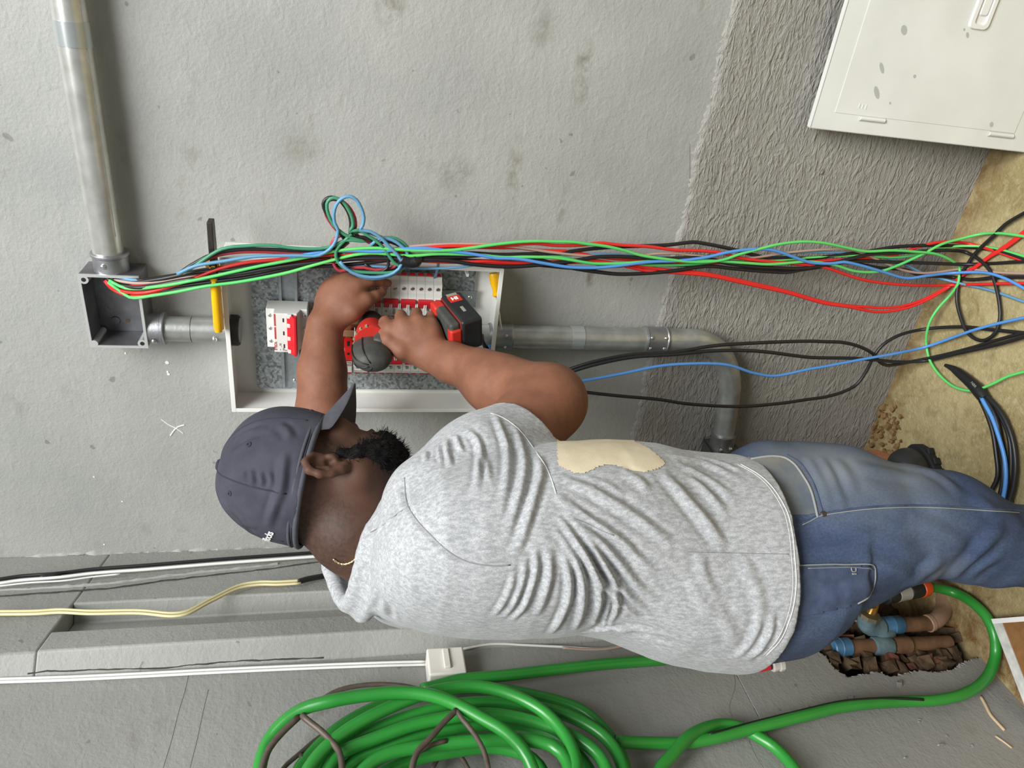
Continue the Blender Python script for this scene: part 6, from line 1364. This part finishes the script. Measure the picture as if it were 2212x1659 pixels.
# ---- beard
M_BEARD = mat('black_beard', (16,14,14), 0.8, spec=0.2)
bdF = Field(HC-0.2, HC+0.2, 0.0035)
bdF.ell(hp_(0.043,-0.092,0), HA, (.038,.030,.036), 0.0); 
for s_ in (1,-1): bdF.chain([hp_(0.040,-0.090,0.026*s_), hp_(0.028,-0.074,0.047*s_), hp_(0.018,-0.052,0.0585*s_), hp_(0.016,-0.026,0.0655*s_)], [.028,.022,.0125,.006], 0.02)
bdF.cap(hp_(0.072,-0.076,0.02), hp_(0.072,-0.076,-0.02), .015, .015, 0.015)
b2V, b2F = bdF.mesh(); b2N = normals(b2V, b2F); b2V = b2V+b2N*((vnoise(b2V, 90, 3)-0.5)*0.008+(vnoise(b2V, 200, 4)-0.5)*0.005)[:,None]
beard = bigobj('beard', b2V, b2F, M_BEARD, man)
rs = np.random.RandomState(8); pk_ = rs.choice(len(b2V), 3600); b = MB(); vv, ff = [], []
for i in pk_:
    p, n = b2V[i], nrm(b2N[i]+rs.randn(3)*0.6-hu*0.25); L_ = 0.005+0.008*rs.rand(); s_ = nrm(np.cross(n, rs.randn(3)))*0.00045; cv = nrm(rs.randn(3))*L_*0.5
    k_ = len(vv); vv += [p-s_, p+s_, p+n*L_*0.55+cv*0.5+s_*0.8, p+n*L_*0.55+cv*0.5-s_*0.8, p+n*L_*0.8+cv]; ff += [(k_,k_+1,k_+2,k_+3), (k_+3,k_+2,k_+4)]
obj('beard_hair', None, M_BEARD, beard, verts=vv, faces=ff, smooth=False, kind='stuff')

# ---- neck chain
sT = bvh(sV, sF)
P = on_surface(sT, [(852,1088),(836,1108),(820,1123),(803,1141),(790,1160),(781,1185),(771,1203),(757,1214),(742,1217),(730,1213),(721,1206)], 0.0016, 5)
if len(P) > 4:
    P = spline(P[::2], 0.0016); obj('necklace', MB().tube(P, 0.0017+0.0005*np.sin(np.arange(len(P))*2.1), 7), mat('pale_gold', (222,200,150), 0.25, 0.9), man, angle=180, label='thin gold chain')

# ---- the drill in his right hand
M_DRED = mat('red_drill_plastic', (196,48,38), 0.4)
dx_, dz_ = -0.653, 1.360
dr = thing('cordless_drill', 'red and charcoal cordless drill with black battery gripped in his right hand', 'drill', (dx_, 1.29, 1.18))
def lat_(pr, m, nm, par=dr, seg=28, fx=1.0, ox=0.0, **k):
    q = MB().lathe((dx_, 0, dz_), (dx_, 1, dz_), pr, seg); q.v = [(dx_+ox+(x-dx_)*fx, y, z) for x, y, z in q.v]
    return obj(nm, q, m, par, **k)
lat_([(1.213,.006),(1.216,.020),(1.224,.030),(1.240,.0365),(1.262,.0385),(1.284,.0375),(1.292,.034)], M_CHAR, 'motor_housing', fx=0.66, ox=-0.011)
mh = bpy.data.objects[[o.name for o in dr.children if o.name.startswith('motor_housing')][0]]
for a in np.radians([30, 75, 120, 165]):
    P = [V(dx_-0.011+r*math.cos(a)*0.66, y, dz_+r*math.sin(a)) for y, r in ((1.2135,.008),(1.217,.0215),(1.225,.0312),(1.241,.0377),(1.262,.0396),(1.282,.0386))]; obj('rib', MB().tube(spline(P, 0.004), 0.0013, 6), M_BLACK, mh, angle=180)
lat_([(1.284,.0335),(1.288,.0345),(1.300,.0335),(1.330,.0300),(1.340,.0270),(1.342,.020)], M_DRED, 'gear_housing')
gh = bpy.data.objects[[o.name for o in dr.children if o.name.startswith('gear_housing')][0]]
for a in np.radians(np.linspace(200, 340, 8)): obj('vent', MB().obox((dx_+.0352*math.cos(a), 1.288, dz_-.0352*math.sin(a)), (0,1,0), (math.cos(a),0,-math.sin(a)), (-math.sin(a),0,-math.cos(a)), (.0035,.0016,.0022)), mat('vent_tan', (150,140,120), 0.5) if 'vent_tan' not in MATS else MATS['vent_tan'], gh, smooth=False)  # row of vent slots in plain tan round the housing
lat_([(1.338,.018),(1.342,.0260),(1.352,.0262),(1.372,.0250),(1.388,.0200),(1.396,.0110),(1.398,.006)], M_BLACK, 'chuck', seg=32)
lat_([(1.394,.0034),(1.428,.0034)], M_STEEL, 'bit', seg=10)
text('lettering', 'HILTI', 0.0155, (dx_+0.004, 1.313, dz_+0.0331), (0,1,0), (-1,0,0), mat('white_print', (238,236,232), 0.5), gh, 0.0004, 0.0004)
hand_c = [V(dx_,1.262,dz_-0.018), V(dx_+0.006,1.268,dz_-0.055), V(dx_+0.018,1.278,1.268), V(dx_+0.026,1.284,1.240)]
HP = [D(836,716,1.432), D(868,712,1.442), D(905,704,1.446), D(948,694,1.442)]
obj('handle', MB().tube(spline([V(dx_,1.268,dz_-0.012)]+HP, 0.006), 0.0175, 16), M_CHAR, dr, angle=180)
bo = D(985,697,1.432); bz = nrm(D(1000,697,1.432)-D(950,690,1.440)); by = nrm(V(0.10,0.93,0.30)); bz = nrm(bz-by*(by@bz)); bx = nrm(np.cross(by, bz))
def bbox(c, h, m, nm, bev, par=dr): return obj(nm, MB().obox(c, bx, by, bz, h), m, par, bevel=bev, seg=3)
bt_ = bbox(bo+bz*0.012, (.034,.052,.0215), M_BLACK, 'battery', .006)
ft = bbox(bo-bz*0.020, (.030,.046,.0105), M_CHAR, 'handle_foot', .006); bbox(bo-bz*0.022+by*0.034, (.0305,.014,.0118), M_DRED, 'red_corner', .005); bbox(bo-bz*0.020-by*0.040, (.018,.010,.0112), M_DRED, 'red_corner', .004)
bbox(bo-bz*0.0085, (.0315,.048,.0016), mat('clear_red_line', (120,44,40), 0.4), 'joint_line', .001)
# label strip on the end of the battery that faces the viewer
sg = 1 if (bx@(CC-bo)) > 0 else -1
fc = bo+bz*0.012+bx*sg*0.0342+by*0.030
def lab(c, hy, hz, m, nm): return obj(nm, MB().obox(c, bx, by, bz, (.0004,hy,hz)), m, bt_, smooth=False)
lab(fc, .011, .0125, M_DRED, 'red_label'); text('lettering', 'HI', 0.014, fc+bx*sg*0.0006, bz, -by*sg if False else np.cross(bx*sg, bz), MATS['white_print'], bt_, 0.0003, 0.0006)
lab(fc+by*0.0150, .0045, .0105, mat('silver_label', (176,172,160), 0.35, 0.4), 'silver_label')
bbox(bo+bz*0.012-by*0.010+bx*sg*0.0344, (.0006,.009,.003), MATS['silver_label'], 'release_button', .0004, bt_)
led = obj('work_light', MB().ball(V(dx_+0.012, 1.338, dz_-0.024), 0.0035, 10, 6), mat('led', (255,255,255), 0.3), dr)
MATS['led'].node_tree.nodes['Principled BSDF'].inputs['Emission Color'].default_value = (0.75,0.8,1,1); MATS['led'].node_tree.nodes['Principled BSDF'].inputs['Emission Strength'].default_value = 12
ld = bpy.data.lights.new('drill_light', 'SPOT'); ld.energy = 1.6; ld.color = (0.72,0.76,1.0); ld.spot_size = 1.5; ld.spot_blend = 0.7; ld.shadow_soft_size = 0.004
lo_ = bpy.data.objects.new('drill_light', ld); COL.objects.link(lo_); lo_.parent = dr; lo_.location = Vector(V(dx_+0.014, 1.343, dz_-0.026)-wloc(dr)); lo_.rotation_euler = Vector((0.35, 1, -0.15)).to_track_quat('-Z','Y').to_euler()

# ---- something white and red in his back pocket
pn_ = thing('marker_pen', 'small white-capped red item sticking out below the shirt hem at his back', 'marker', D(1672,1430,1.155))
a_, b_ = D(1640,1440,1.155), D(1690,1428,1.160); d_ = b_-a_
obj('barrel', MB().cyl(a_, a_+d_*0.42, .0085, seg=16), M_RED, pn_); obj('ring', MB().cyl(a_+d_*0.40, a_+d_*0.50, .0088, seg=16), M_BLACK, pn_)
obj('white_cap', MB().lathe(a_+d_*0.48, b_, [(0,.0115),(0.1,.013),(0.55,.0125),(0.6,.0145),(0.9,.0145),(1,.011)], 10), mat('translucent_grey_plastic', (200,196,188), 0.4), pn_)
